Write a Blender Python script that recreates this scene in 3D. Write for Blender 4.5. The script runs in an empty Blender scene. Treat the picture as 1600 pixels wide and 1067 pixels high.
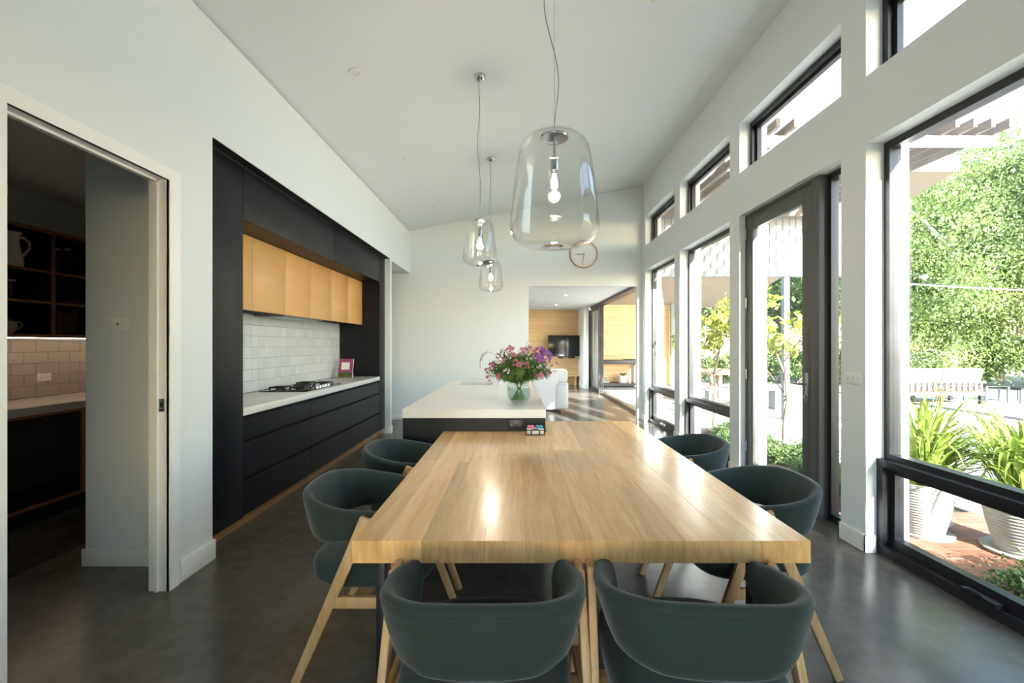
import bpy, bmesh, math, random
import numpy as np
from mathutils import Vector, Matrix
random.seed(7)
R = math.radians
S = bpy.context.scene
COL = S.collection

# ---------------------------------------------------------------- camera
cam_d = bpy.data.cameras.new('camera')
cam_d.sensor_width = 36.0
cam_d.lens = 36.0 * 700.0 / 1600.0
cam_d.shift_x = -6.0 / 1600.0
cam_d.shift_y = 5.0 / 1600.0
cam_d.clip_start = 0.05
cam_d.clip_end = 500
cam = bpy.data.objects.new('camera', cam_d)
cam.location = (0, 0, 1.37)
cam.rotation_euler = (R(90), 0, 0)
COL.objects.link(cam)
S.camera = cam

# ---------------------------------------------------------------- world, sun, exposure
w = bpy.data.worlds.new('world'); S.world = w
w.use_nodes = True
wn = w.node_tree; wn.nodes.clear()
wo = wn.nodes.new('ShaderNodeOutputWorld'); wb = wn.nodes.new('ShaderNodeBackground')
sky = wn.nodes.new('ShaderNodeTexSky'); sky.sky_type = 'NISHITA'
sky.sun_disc = False
sky.sun_elevation = R(27); sky.sun_rotation = math.atan2(1.0, -2.8)
sky.dust_density = 0.5; sky.air_density = 1.0; sky.ozone_density = 1.0
wb.inputs['Strength'].default_value = 0.48
wn.links.new(sky.outputs[0], wb.inputs[0]); wn.links.new(wb.outputs[0], wo.inputs[0])
sun_d = bpy.data.lights.new('sun', 'SUN'); sun_d.energy = 14.0; sun_d.angle = R(0.6)
sun_d.color = (1.0, 0.97, 0.93)
sun = bpy.data.objects.new('sun', sun_d)
sun.rotation_euler = Vector((-1.0, 2.8, -1.35)).to_track_quat('-Z', 'Y').to_euler()
sun.location = (6, -15, 10)
COL.objects.link(sun)
S.view_settings.view_transform = 'Standard'
S.view_settings.look = 'None'
S.view_settings.gamma = 1.0
S.view_settings.use_curve_mapping = False
S.view_settings.exposure = 1.7

# ---------------------------------------------------------------- helpers
def lin(r, g, b):
    f = lambda c: (c/255/12.92) if c/255 <= 0.04045 else ((c/255+0.055)/1.055)**2.4
    return (f(r), f(g), f(b), 1.0)

MATS = {}
def mat_base(name):
    m = bpy.data.materials.new(name); m.use_nodes = True
    nt = m.node_tree; b = nt.nodes['Principled BSDF']
    MATS[name] = m
    return m, nt, b

def mat(name, col, rough=0.5, metal=0.0, noise=0.0, nscale=8.0, bump=0.0, bscale=60.0, rnd=0.0, spec=0.5, nstretch=(1,1,1), sheen=0.0):
    m, nt, b = mat_base(name)
    b.inputs['Base Color'].default_value = col
    b.inputs['Roughness'].default_value = rough
    b.inputs['Metallic'].default_value = metal
    b.inputs['Specular IOR Level'].default_value = spec
    if sheen: b.inputs['Sheen Weight'].default_value = sheen; b.inputs['Sheen Roughness'].default_value = 0.4
    N, L = nt.nodes, nt.links
    tc = N.new('ShaderNodeTexCoord')
    out = None
    if noise > 0:
        mp = N.new('ShaderNodeMapping'); mp.inputs['Scale'].default_value = nstretch
        L.new(tc.outputs['Object'], mp.inputs[0])
        n = N.new('ShaderNodeTexNoise'); n.inputs['Scale'].default_value = nscale; n.inputs['Detail'].default_value = 6
        L.new(mp.outputs[0], n.inputs[0])
        mx = N.new('ShaderNodeMix'); mx.data_type = 'RGBA'
        mx.inputs['A'].default_value = tuple(c*(1-noise) for c in col[:3])+(1,)
        mx.inputs['B'].default_value = tuple(min(1, c*(1+noise)) for c in col[:3])+(1,)
        L.new(n.outputs['Fac'], mx.inputs['Factor'])
        out = mx.outputs['Result']
    if rnd > 0:
        oi = N.new('ShaderNodeObjectInfo')
        mr = N.new('ShaderNodeMapRange'); mr.inputs['To Min'].default_value = 1-rnd; mr.inputs['To Max'].default_value = 1+rnd
        L.new(oi.outputs['Random'], mr.inputs[0])
        hs = N.new('ShaderNodeHueSaturation'); L.new(mr.outputs[0], hs.inputs['Value'])
        if out: L.new(out, hs.inputs['Color'])
        else: hs.inputs['Color'].default_value = col
        out = hs.outputs[0]
    if out: L.new(out, b.inputs['Base Color'])
    if bump > 0:
        n2 = N.new('ShaderNodeTexNoise'); n2.inputs['Scale'].default_value = bscale; n2.inputs['Detail'].default_value = 4
        L.new(tc.outputs['Object'], n2.inputs[0])
        bp = N.new('ShaderNodeBump'); bp.inputs['Strength'].default_value = bump; bp.inputs['Distance'].default_value = 0.01
        L.new(n2.outputs['Fac'], bp.inputs['Height']); L.new(bp.outputs[0], b.inputs['Normal'])
    return m

def wood(name, dark, light, axis='Y', rough=0.4, rnd=0.12, scale=1.0, coat=0.0, sat_rnd=False):
    m, nt, b = mat_base(name)
    N, L = nt.nodes, nt.links
    tc = N.new('ShaderNodeTexCoord'); oi = N.new('ShaderNodeObjectInfo')
    mul = N.new('ShaderNodeMath'); mul.operation = 'MULTIPLY'; mul.inputs[1].default_value = 37.0
    L.new(oi.outputs['Random'], mul.inputs[0])
    cmb = N.new('ShaderNodeCombineXYZ')
    for i in range(3): L.new(mul.outputs[0], cmb.inputs[i])
    add = N.new('ShaderNodeVectorMath'); add.operation = 'ADD'
    L.new(tc.outputs['Object'], add.inputs[0]); L.new(cmb.outputs[0], add.inputs[1])
    mp = N.new('ShaderNodeMapping')
    s = {'X': (0.9, 14, 14), 'Y': (14, 0.9, 3), 'Z': (14, 14, 0.9)}[axis]
    mp.inputs['Scale'].default_value = tuple(v*scale for v in s)
    L.new(add.outputs[0], mp.inputs[0])
    n = N.new('ShaderNodeTexNoise'); n.inputs['Scale'].default_value = 1.0; n.inputs['Detail'].default_value = 8; n.inputs['Roughness'].default_value = 0.65; n.inputs['Distortion'].default_value = 0.6
    L.new(mp.outputs[0], n.inputs[0])
    mp2 = N.new('ShaderNodeMapping'); mp2.inputs['Scale'].default_value = tuple(v*scale*6 for v in s)
    L.new(add.outputs[0], mp2.inputs[0])
    n2 = N.new('ShaderNodeTexNoise'); n2.inputs['Scale'].default_value = 1.0; n2.inputs['Detail'].default_value = 3
    L.new(mp2.outputs[0], n2.inputs[0])
    mxf = N.new('ShaderNodeMix'); mxf.data_type = 'FLOAT'; mxf.inputs['Factor'].default_value = 0.35
    L.new(n.outputs['Fac'], mxf.inputs['A']); L.new(n2.outputs['Fac'], mxf.inputs['B'])
    cr = N.new('ShaderNodeValToRGB')
    cr.color_ramp.elements[0].position = 0.33; cr.color_ramp.elements[0].color = dark
    cr.color_ramp.elements[1].position = 0.66; cr.color_ramp.elements[1].color = light
    L.new(mxf.outputs['Result'], cr.inputs[0])
    hs = N.new('ShaderNodeHueSaturation')
    mr = N.new('ShaderNodeMapRange'); mr.inputs['To Min'].default_value = 1-rnd; mr.inputs['To Max'].default_value = 1+rnd
    L.new(oi.outputs['Random'], mr.inputs[0]); L.new(mr.outputs[0], hs.inputs['Value'])
    L.new(cr.outputs[0], hs.inputs['Color']); L.new(hs.outputs[0], b.inputs['Base Color'])
    b.inputs['Roughness'].default_value = rough
    if coat: b.inputs['Coat Weight'].default_value = coat; b.inputs['Coat Roughness'].default_value = 0.12
    bp = N.new('ShaderNodeBump'); bp.inputs['Strength'].default_value = 0.08; bp.inputs['Distance'].default_value = 0.004
    L.new(mxf.outputs['Result'], bp.inputs['Height']); L.new(bp.outputs[0], b.inputs['Normal'])
    return m

def glassy(name, tint=(1, 1, 1, 1), ior=1.5, rough=0.0, gain=1.0):
    m = bpy.data.materials.new(name); m.use_nodes = True; nt = m.node_tree; nt.nodes.clear()
    N, L = nt.nodes, nt.links
    o = N.new('ShaderNodeOutputMaterial'); mx = N.new('ShaderNodeMixShader')
    t = N.new('ShaderNodeBsdfTransparent'); t.inputs[0].default_value = tint
    g = N.new('ShaderNodeBsdfGlossy'); g.inputs['Roughness'].default_value = rough
    f = N.new('ShaderNodeLayerWeight'); f.inputs['Blend'].default_value = 0.5
    pw = N.new('ShaderNodeMath'); pw.operation = 'POWER'; pw.inputs[1].default_value = 5.0
    f0 = ((ior-1)/(ior+1))**2
    mu = N.new('ShaderNodeMath'); mu.operation = 'MULTIPLY_ADD'; mu.inputs[1].default_value = (1-f0)*gain; mu.inputs[2].default_value = f0*gain; mu.use_clamp = True
    L.new(f.outputs['Facing'], pw.inputs[0]); L.new(pw.outputs[0], mu.inputs[0]); L.new(mu.outputs[0], mx.inputs[0])
    L.new(t.outputs[0], mx.inputs[1]); L.new(g.outputs[0], mx.inputs[2]); L.new(mx.outputs[0], o.inputs[0])
    MATS[name] = m
    return m

def emit(name, col, strength):
    m, nt, b = mat_base(name)
    b.inputs['Base Color'].default_value = col
    b.inputs['Emission Color'].default_value = col
    b.inputs['Emission Strength'].default_value = strength
    return m

def leafmat(name, col, col2, trans=0.35):
    m = bpy.data.materials.new(name); m.use_nodes = True; nt = m.node_tree; nt.nodes.clear()
    N, L = nt.nodes, nt.links
    o = N.new('ShaderNodeOutputMaterial')
    tc = N.new('ShaderNodeTexCoord'); n = N.new('ShaderNodeTexNoise'); n.inputs['Scale'].default_value = 1.6; n.inputs['Detail'].default_value = 8
    n.inputs['Roughness'].default_value = 0.8
    L.new(tc.outputs['Object'], n.inputs[0])
    cr = N.new('ShaderNodeValToRGB'); cr.color_ramp.elements[0].position = 0.38; cr.color_ramp.elements[1].position = 0.62
    cr.color_ramp.elements[0].color = col; cr.color_ramp.elements[1].color = col2
    L.new(n.outputs['Fac'], cr.inputs[0])
    d = N.new('ShaderNodeBsdfPrincipled'); d.inputs['Roughness'].default_value = 0.45
    t = N.new('ShaderNodeBsdfTranslucent'); mx = N.new('ShaderNodeMixShader'); mx.inputs[0].default_value = trans
    L.new(cr.outputs[0], d.inputs['Base Color']); L.new(cr.outputs[0], t.inputs[0])
    L.new(d.outputs[0], mx.inputs[1]); L.new(t.outputs[0], mx.inputs[2]); L.new(mx.outputs[0], o.inputs[0])
    MATS[name] = m
    return m

# --- objects
def wloc(o):
    v = Vector((0, 0, 0))
    while o:
        v += o.location; o = o.parent
    return v

def tag(o, label=None, cat=None, group=None, kind=None):
    if label: o['label'] = label
    if cat: o['category'] = cat
    if group: o['group'] = group
    if kind: o['kind'] = kind
    return o

def thing(name, loc, label, cat, group=None, kind=None, rz=0.0):
    o = bpy.data.objects.new(name, None); COL.objects.link(o)
    o.location = loc; o.rotation_euler = (0, 0, rz); o.empty_display_size = 0.1
    return tag(o, label, cat, group, kind)

def inst(name, mesh, parent=None, loc=(0, 0, 0), rot=(0, 0, 0), scale=(1, 1, 1), world=True):
    o = bpy.data.objects.new(name, mesh); COL.objects.link(o)
    l = Vector(loc)
    if parent:
        o.parent = parent
        if world: l = l - wloc(parent)
    o.location = l; o.rotation_euler = rot; o.scale = scale
    return o

class MB:
    def __init__(s): s.v = []; s.f = []; s.weld = False
    def add(s, vs, fs):
        n = len(s.v); s.v += [tuple(v) for v in vs]; s.f += [tuple(i+n for i in f) for f in fs]; return s
    def box(s, x0, x1, y0, y1, z0, z1):
        vs = [(x, y, z) for z in (z0, z1) for y in (y0, y1) for x in (x0, x1)]
        return s.add(vs, [(0, 2, 3, 1), (4, 5, 7, 6), (0, 1, 5, 4), (2, 6, 7, 3), (0, 4, 6, 2), (1, 3, 7, 5)])
    def prism(s, pts, axis, a, b):
        # pts: 2D polygon; axis: extrude axis
        def mk(p, t):
            return {'Y': (p[0], t, p[1]), 'X': (t, p[0], p[1]), 'Z': (p[0], p[1], t)}[axis]
        n = len(pts)
        vs = [mk(p, a) for p in pts] + [mk(p, b) for p in pts]
        fs = [tuple(range(n))[::-1], tuple(range(n, 2*n))] + [(i, (i+1) % n, n+(i+1) % n, n+i) for i in range(n)]
        return s.add(vs, fs)
    def bar(s, p0, p1, w, h, up=(0, 0, 1), w1=None, h1=None):
        p0, p1 = Vector(p0), Vector(p1); d = (p1-p0).normalized(); up = Vector(up)
        sx = d.cross(up)
        if sx.length < 1e-4: sx = d.cross(Vector((1, 0, 0)))
        sx.normalize(); sz = sx.cross(d).normalized()
        w1 = w if w1 is None else w1; h1 = h if h1 is None else h1
        vs = [p0+sx*a*w/2+sz*b*h/2 for a, b in ((-1, -1), (1, -1), (1, 1), (-1, 1))] + [p1+sx*a*w1/2+sz*b*h1/2 for a, b in ((-1, -1), (1, -1), (1, 1), (-1, 1))]
        return s.add(vs, [(0, 1, 2, 3), (7, 6, 5, 4), (0, 4, 5, 1), (1, 5, 6, 2), (2, 6, 7, 3), (3, 7, 4, 0)])
    def tube(s, pts, r, n=8, cap=True):
        pts = [Vector(p) for p in pts]; m = len(pts)
        rs = r if isinstance(r, (list, tuple)) else [r]*m
        prev = None; rings = []
        for i, p in enumerate(pts):
            d = (pts[min(i+1, m-1)]-pts[max(i-1, 0)]).normalized()
            if prev is None:
                a = d.orthogonal().normalized()
            else:
                a = (prev - d*prev.dot(d))
                a = a.normalized() if a.length > 1e-6 else d.orthogonal().normalized()
            prev = a; b = d.cross(a)
            rings.append([p+(a*math.cos(2*math.pi*k/n)+b*math.sin(2*math.pi*k/n))*rs[i] for k in range(n)])
        vs = [v for ring in rings for v in ring]; fs = []
        for i in range(m-1):
            for k in range(n):
                k2 = (k+1) % n
                fs.append((i*n+k, i*n+k2, (i+1)*n+k2, (i+1)*n+k))
        if cap: fs += [tuple(range(n))[::-1], tuple(range((m-1)*n, m*n))]
        return s.add(vs, fs)
    def lathe(s, prof, n=24, c=(0, 0, 0), closed=False):
        m = len(prof); s.weld = True
        vs = [(c[0]+r*math.cos(2*math.pi*k/n), c[1]+r*math.sin(2*math.pi*k/n), c[2]+z) for r, z in prof for k in range(n)]
        fs = []
        for i in range(m-1 if not closed else m):
            j = (i+1) % m
            for k in range(n):
                k2 = (k+1) % n
                fs.append((i*n+k, i*n+k2, j*n+k2, j*n+k))
        if not closed:
            if prof[0][0] > 1e-5: fs.append(tuple(range(n))[::-1])
            if prof[-1][0] > 1e-5: fs.append(tuple(range((m-1)*n, m*n)))
        return s.add(vs, fs)
    def mesh(s, name, m, bevel=0.0, seg=2, smooth=True, angle=35, recenter=True):
        me = bpy.data.meshes.new(name)
        bm = bmesh.new()
        bv = [bm.verts.new(v) for v in s.v]
        for f in s.f:
            try: bm.faces.new([bv[i] for i in f])
            except ValueError: pass
        if s.weld: bmesh.ops.remove_doubles(bm, verts=bm.verts, dist=1e-5)
        bmesh.ops.recalc_face_normals(bm, faces=bm.faces)
        if bevel > 0:
            ed = [e for e in bm.edges if len(e.link_faces) == 2 and e.calc_face_angle(0) > R(40)]
            bmesh.ops.bevel(bm, geom=ed, offset=bevel, segments=seg, profile=0.5, affect='EDGES', clamp_overlap=True)
        org = Vector((0, 0, 0))
        if recenter and len(bm.verts):
            xs = [v.co for v in bm.verts]
            lo = Vector([min(c[i] for c in xs) for i in range(3)]); hi = Vector([max(c[i] for c in xs) for i in range(3)])
            org = Vector(((lo.x+hi.x)/2, (lo.y+hi.y)/2, lo.z))
            bmesh.ops.translate(bm, verts=bm.verts, vec=-org)
        bm.to_mesh(me); bm.free()
        if smooth:
            me.polygons.foreach_set('use_smooth', [True]*len(me.polygons))
            me.set_sharp_from_angle(angle=R(angle))
        if m: me.materials.append(MATS[m] if isinstance(m, str) else m)
        return me, org
    def build(s, name, m, parent=None, bevel=0.0, world=True, **kw):
        me, org = s.mesh(name, m, bevel, **kw)
        return inst(name, me, parent, org, world=world)

def box(name, m, b, parent=None, bevel=0.0, world=True):
    return MB().box(*b).build(name, m, parent, bevel, world)

def copy_tree(o, parent=None):
    c = o.copy(); COL.objects.link(c); c.parent = parent
    for ch in o.children: copy_tree(ch, c)
    return c

def raw_mesh(name, verts, faces, m):
    me = bpy.data.meshes.new(name); me.from_pydata(verts, [], faces)
    me.materials.append(MATS[m]); return me

def struct(o, label, cat='wall'):
    return tag(o, label, cat, kind='structure')

def holes(x0, x1, z0, z1, hs):
    """rectangles covering [x0,x1]x[z0,z1] minus holes"""
    xs = sorted({x0, x1, *[h[0] for h in hs], *[h[1] for h in hs]}); xs = [x for x in xs if x0 <= x <= x1]
    out = []
    for a, b in zip(xs[:-1], xs[1:]):
        cur = z0; mid = (a+b)/2
        for h in sorted([h for h in hs if h[0] <= mid <= h[1]], key=lambda h: h[2]):
            if h[2] > cur+1e-6: out.append((a, b, cur, h[2]))
            cur = max(cur, h[3])
        if cur < z1-1e-6: out.append((a, b, cur, z1))
    return out

# ---------------------------------------------------------------- materials
mat('wall_paint', lin(224, 229, 229), 0.75, bump=0.03, bscale=140)
mat('ceiling_paint', lin(224, 229, 229), 0.85)
mat('fascia_paint', lin(190, 190, 188), 0.5)
mat('trim_paint', lin(236, 236, 232), 0.4)
mat('black_frame', lin(30, 31, 34), 0.4)
mat('door_grey', lin(84, 84, 81), 0.42)
mat('cabinet_black', lin(21, 23, 29), 0.45, noise=0.04, nscale=30, spec=0.25)
mat('shadow_black', lin(12, 12, 13), 0.7)
mat('stone_white', lin(222, 220, 214), 0.22, noise=0.05, nscale=90)
mat('tile_white', lin(214, 215, 211), 0.14, rnd=0.05)
mat('grout', lin(150, 150, 146), 0.9)
mat('chrome', lin(200, 200, 204), 0.12, metal=1.0)
mat('steel', lin(170, 170, 170), 0.3, metal=1.0)
mat('black_steel', lin(20, 20, 22), 0.45)
mat('black_gloss', lin(10, 10, 12), 0.12)
mat('velvet_green', lin(33, 48, 45), 0.85, noise=0.3, nscale=9, bump=0.15, bscale=260, sheen=0.22)
mat('white_plastic', lin(235, 235, 230), 0.35)
mat('dark_plastic', lin(22, 23, 25), 0.4)
mat('white_leather', lin(196, 197, 198), 0.5, bump=0.05, bscale=40)
mat('white_cushion', lin(160, 158, 155), 0.85, bump=0.1, bscale=30)
mat('ceramic', lin(232, 222, 208), 0.2)
mat('ceramic_pattern', lin(200, 195, 185), 0.25, noise=0.6, nscale=40)
mat('led_off', lin(222, 221, 212), 0.4)
mat('concrete_pot', lin(160, 158, 152), 0.7, noise=0.08, nscale=20)
mat('soil', lin(60, 45, 35), 0.95, noise=0.3, nscale=40)
mat('cladding', lin(150, 148, 149), 0.6, rnd=0.04)
mat('soffit', lin(150, 136, 118), 0.6)
mat('alfresco_tile', lin(172, 171, 168), 0.6, noise=0.06, nscale=10)
mat('paver', lin(150, 149, 146), 0.8, noise=0.1, nscale=14, rnd=0.05)
mat('ground', lin(120, 118, 104), 0.95, noise=0.3, nscale=3)
mat('lawn', lin(110, 128, 72), 0.95, noise=0.35, nscale=6)
mat('bark', lin(122, 105, 88), 0.9, noise=0.3, nscale=10, nstretch=(3, 3, 0.6))
mat('pale_bark', lin(205, 198, 184), 0.8, noise=0.2, nscale=10)
mat('galv', lin(120, 128, 134), 0.45)
mat('rope', lin(225, 225, 222), 0.8)
mat('pink', lin(226, 110, 150), 0.7)
mat('blue', lin(70, 140, 175), 0.6)
mat('check_white', lin(225, 223, 218), 0.7, noise=0.15, nscale=120)
mat('paper', lin(236, 232, 224), 0.8)
mat('clock_face', lin(236, 235, 230), 0.5)
mat('hand_grey', lin(130, 130, 130), 0.5)
mat('book_dark', lin(70, 52, 40), 0.7, rnd=0.3)
mat('food_beige', lin(170, 160, 140), 0.7, rnd=0.3)
mat('pantry_tile', lin(176, 170, 160), 0.3)
mat('tv_screen', lin(14, 15, 20), 0.18)
mat('copper', lin(190, 130, 100), 0.4)
mat('cover_purple', lin(150, 70, 110), 0.5, noise=0.7, nscale=40)
wood('oak', lin(204, 152, 90), lin(238, 198, 138), 'Y', 0.22, rnd=0.2, scale=1.0, coat=0.15)
wood('oak_leg', lin(178, 138, 90), lin(208, 172, 124), 'Z', 0.45, rnd=0.04)
wood('oak_panel', lin(212, 158, 92), lin(226, 176, 112), 'Y', 0.4, rnd=0.03, scale=0.8)
wood('oak_kick', lin(150, 106, 60), lin(182, 136, 86), 'Y', 0.45, rnd=0.03)
wood('oak_shelf', lin(146, 96, 58), lin(170, 116, 74), 'Y', 0.5, rnd=0.03)
wood('cedar_board', lin(190, 156, 108), lin(212, 180, 132), 'X', 0.5, rnd=0.05)
wood('deck', lin(120, 78, 58), lin(156, 108, 84), 'X', 0.7, rnd=0.12)
wood('pergola_timber', lin(104, 90, 78), lin(134, 118, 104), 'Y', 0.7, rnd=0.06)
wood('clock_rim', lin(170, 120, 70), lin(200, 150, 98), 'X', 0.5)
wood('outdoor_teak', lin(150, 118, 84), lin(186, 152, 114), 'X', 0.65)
glassy('window_glass', (0.97, 0.985, 0.98, 1), 1.45, 0.0, 0.9)
glassy('lamp_glass', (0.985, 0.985, 0.98, 1), 1.5, 0.0, 0.9)
glassy('vase_glass', (0.95, 0.98, 0.955, 1), 1.45)
glassy('water', (0.95, 0.98, 0.94, 1), 1.2)
glassy('jar_glass', (0.8, 0.8, 0.8, 1), 1.5)
emit('bulb_glow', (1.0, 0.86, 0.62, 1), 90)
emit('downlight_glow', (1.0, 0.95, 0.88, 1), 15)
emit('led_strip', (1.0, 0.78, 0.55, 1), 8)
leafmat('leaf_tree', lin(80, 108, 46), lin(158, 174, 108), 0.35)
leafmat('leaf_dark', lin(66, 92, 50), lin(112, 136, 76), 0.3)
leafmat('leaf_yellow', lin(118, 130, 46), lin(168, 174, 84), 0.4)
leafmat('leaf_strap', lin(96, 122, 42), lin(160, 176, 84), 0.3)
leafmat('leaf_bouquet', lin(50, 82, 38), lin(112, 142, 66), 0.3)
leafmat('petal_pink', lin(184, 96, 124), lin(214, 150, 166), 0.3)
leafmat('petal_purple', lin(142, 78, 152), lin(182, 118, 190), 0.3)
leafmat('petal_white', lin(226, 216, 214), lin(238, 228, 226), 0.3)
leafmat('stem_green', lin(96, 128, 58), lin(128, 156, 84), 0.2)
leafmat('flower_orange', lin(190, 110, 70), lin(206, 140, 100), 0.3)

# polished concrete
m, nt, b = mat_base('concrete')
N, L = nt.nodes, nt.links
tc = N.new('ShaderNodeTexCoord')
n1 = N.new('ShaderNodeTexNoise'); n1.inputs['Scale'].default_value = 0.9; n1.inputs['Detail'].default_value = 9; n1.inputs['Roughness'].default_value = 0.6; n1.inputs['Distortion'].default_value = 0.25
n2 = N.new('ShaderNodeTexNoise'); n2.inputs['Scale'].default_value = 14; n2.inputs['Detail'].default_value = 6
L.new(tc.outputs['Object'], n1.inputs[0]); L.new(tc.outputs['Object'], n2.inputs[0])
mf = N.new('ShaderNodeMix'); mf.data_type = 'FLOAT'; mf.inputs['Factor'].default_value = 0.3
L.new(n1.outputs['Fac'], mf.inputs['A']); L.new(n2.outputs['Fac'], mf.inputs['B'])
cr = N.new('ShaderNodeValToRGB')
cr.color_ramp.elements[0].position = 0.3; cr.color_ramp.elements[0].color = lin(66, 62, 55)
cr.color_ramp.elements[1].position = 0.72; cr.color_ramp.elements[1].color = lin(108, 103, 95)
L.new(mf.outputs['Result'], cr.inputs[0]); L.new(cr.outputs[0], b.inputs['Base Color'])
mr = N.new('ShaderNodeMapRange'); mr.inputs['To Min'].default_value = 0.18; mr.inputs['To Max'].default_value = 0.3
L.new(n1.outputs['Fac'], mr.inputs[0]); L.new(mr.outputs[0], b.inputs['Roughness'])

# ---------------------------------------------------------------- dimensions
XL, XR, YF = -1.94, 2.315, 8.2
XO = 2.60                       # outer face of right wall
ZL = 3.45; SL = 0.195           # raked ceiling
def zc(x): return ZL + SL*(x-XL)
HEAD = 2.70
YB = -2.4                       # wall behind the camera
WINS = [(6.54, 8.01), (4.85, 6.325), (3.19, 4.638), (1.49, 2.963)]
UZ0, UZ1 = 3.14, 3.66

# ---------------------------------------------------------------- structure
struct(box('floor', 'concrete', (-4.42, XO, YB-0.1, 15.3, -0.12, 0)), 'polished dark grey concrete floor running through kitchen and living room', 'floor')
struct(MB().prism([(XL-0.1, zc(XL-0.1)), (XO, zc(XO)), (XO, zc(XO)+0.25), (XL-0.1, zc(XL-0.1)+0.25)], 'Y', YB-0.5, YF+0.15).build('ceiling', 'ceiling_paint'), 'white raked ceiling rising towards the window wall', 'ceiling')
struct(MB().prism([(XO+0.001, zc(XO)), (XO+0.9, zc(XO+0.9)), (XO+0.9, zc(XO+0.9)+0.25), (XO+0.001, zc(XO)+0.25)], 'Y', YB-0.5, YF+0.15).build('roof_eave', 'soffit'), 'timber lined roof eave outside the highlight windows', 'roof')

# left wall with pantry doorway, kitchen niche opening and hall opening
DY0, DY1, DZ = 1.693, 2.489, 2.285
mb = MB()
for a, b_, c, d in holes(YB, YF, 0, 3.6, [(DY0-0.03, DY1+0.03, 0, DZ+0.03), (2.865, 6.92, 0, HEAD), (7.0, YF, 0, HEAD-0.02)]):
    mb.box(XL-0.1, XL, a, b_, c, min(d, zc(XL-0.1)))
struct(mb.build('wall_left', 'wall_paint', smooth=False), 'white painted wall with pantry doorway and kitchen recess')
# wall behind kitchen niche and pantry side return
mb = MB()
mb.box(-2.67, -2.64, 2.78, 7.0, 0, HEAD+0.1)
mb.box(-2.64, XL-0.1, 2.78, 2.865, 0, HEAD+0.1)
mb.box(-2.64, XL-0.1, 6.95, 7.0, 0, HEAD+0.1)
mb.box(-2.64, XL-0.1, 2.865, 6.95, HEAD+0.02, HEAD+0.1)
struct(mb.build('wall_niche', 'wall_paint', smooth=False), 'white wall wrapping the kitchen recess, seen through the pantry doorway')
struct(box('wall_pantry', 'wall_paint', (-4.42, -4.30, 0.4, YF, 0, 2.8)), 'pantry wall behind the open shelves')
struct(box('wall_pantry_near', 'wall_paint', (-4.42, XL-0.1, 0.3, 0.4, 0, 2.8)), 'near end wall of the pantry')
struct(box('wall_pantry_end', 'wall_paint', (-4.30, -2.67, 5.3, 5.4, 0, 2.8)), 'far end wall of the pantry')
mb = MB()
mb.box(-4.42, XL-0.1, 0.3, 2.78, 2.72, 2.82); mb.box(-4.42, -2.67, 2.78, 5.4, 2.72, 2.82)
mb.box(-4.42, XL-0.1, 7.0, YF, HEAD-0.02, 2.82); mb.box(-4.42, -2.67, 5.4, 7.0, HEAD, 2.82)
struct(mb.build('ceiling_pantry', 'ceiling_paint', smooth=False), 'low flat white ceiling over the pantry and hall', 'ceiling')

# far wall with opening to living room
OX0, OX1, OZ = 0.234, 2.226, 2.44
mb = MB()
for a, b_, c, d in holes(-4.42, XO, 0, 3.42, [(OX0, OX1, 0, OZ)]):
    mb.box(a, b_, YF, YF+0.12, c, d)
mb.prism([(XL-0.1, 3.42), (XO, 3.42), (XO, zc(XO)), (XL-0.1, zc(XL-0.1))], 'Y', YF, YF+0.12)
struct(mb.build('wall_far', 'wall_paint', smooth=False), 'white end wall carrying the round clock, with living room opening')

# right wall
mb = MB()
hs = [(a, b_, 0, HEAD) for a, b_ in WINS] + [(a, b_, UZ0, UZ1) for a, b_ in WINS]
for a, b_, c, d in holes(YB, YF, 0, 4.28, hs): mb.box(XR, XO, a, b_, c, d)
mb.prism([(XR, 4.28), (XO, 4.28), (XO, zc(XO)), (XR, zc(XR)+0.0)], 'Y', YB, YF)
struct(mb.build('wall_right', 'wall_paint', smooth=False), 'white window wall with deep reveals')
# back wall behind the camera
mb = MB()
for a, b_, c, d in holes(XL-0.1, XO, 0, 3.42, [(-1.2, 1.5, 0.5, 2.5)]): mb.box(a, b_, YB-0.12, YB, c, d)
wd = thing('window_10', (0.2, YB-0.06, 0), 'wide black framed glazing added behind the dining end for light', 'window', kind='structure')  # out-of-view glazing, added to bring in light from behind the camera
fr = MB()
for x0, x1, z0, z1 in ((-1.2, -1.14, 0.5, 2.5), (1.44, 1.5, 0.5, 2.5), (0.12, 0.18, 0.5, 2.5), (-1.14, 1.44, 0.5, 0.56), (-1.14, 1.44, 2.44, 2.5)): fr.box(x0, x1, YB-0.09, YB-0.03, z0, z1)
fr.build('window_frame', 'black_frame', wd, smooth=False)
for x0, x1 in ((-1.14, 0.12), (0.18, 1.44)): box('pane', 'window_glass', (x0, x1, YB-0.063, YB-0.057, 0.56, 2.44), wd)
mb.prism([(XL-0.1, 3.42), (XO, 3.42), (XO, zc(XO)), (XL-0.1, zc(XL-0.1))], 'Y', YB-0.12, YB)
struct(mb.build('wall_back', 'wall_paint', smooth=False), 'white wall behind the dining end')

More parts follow.
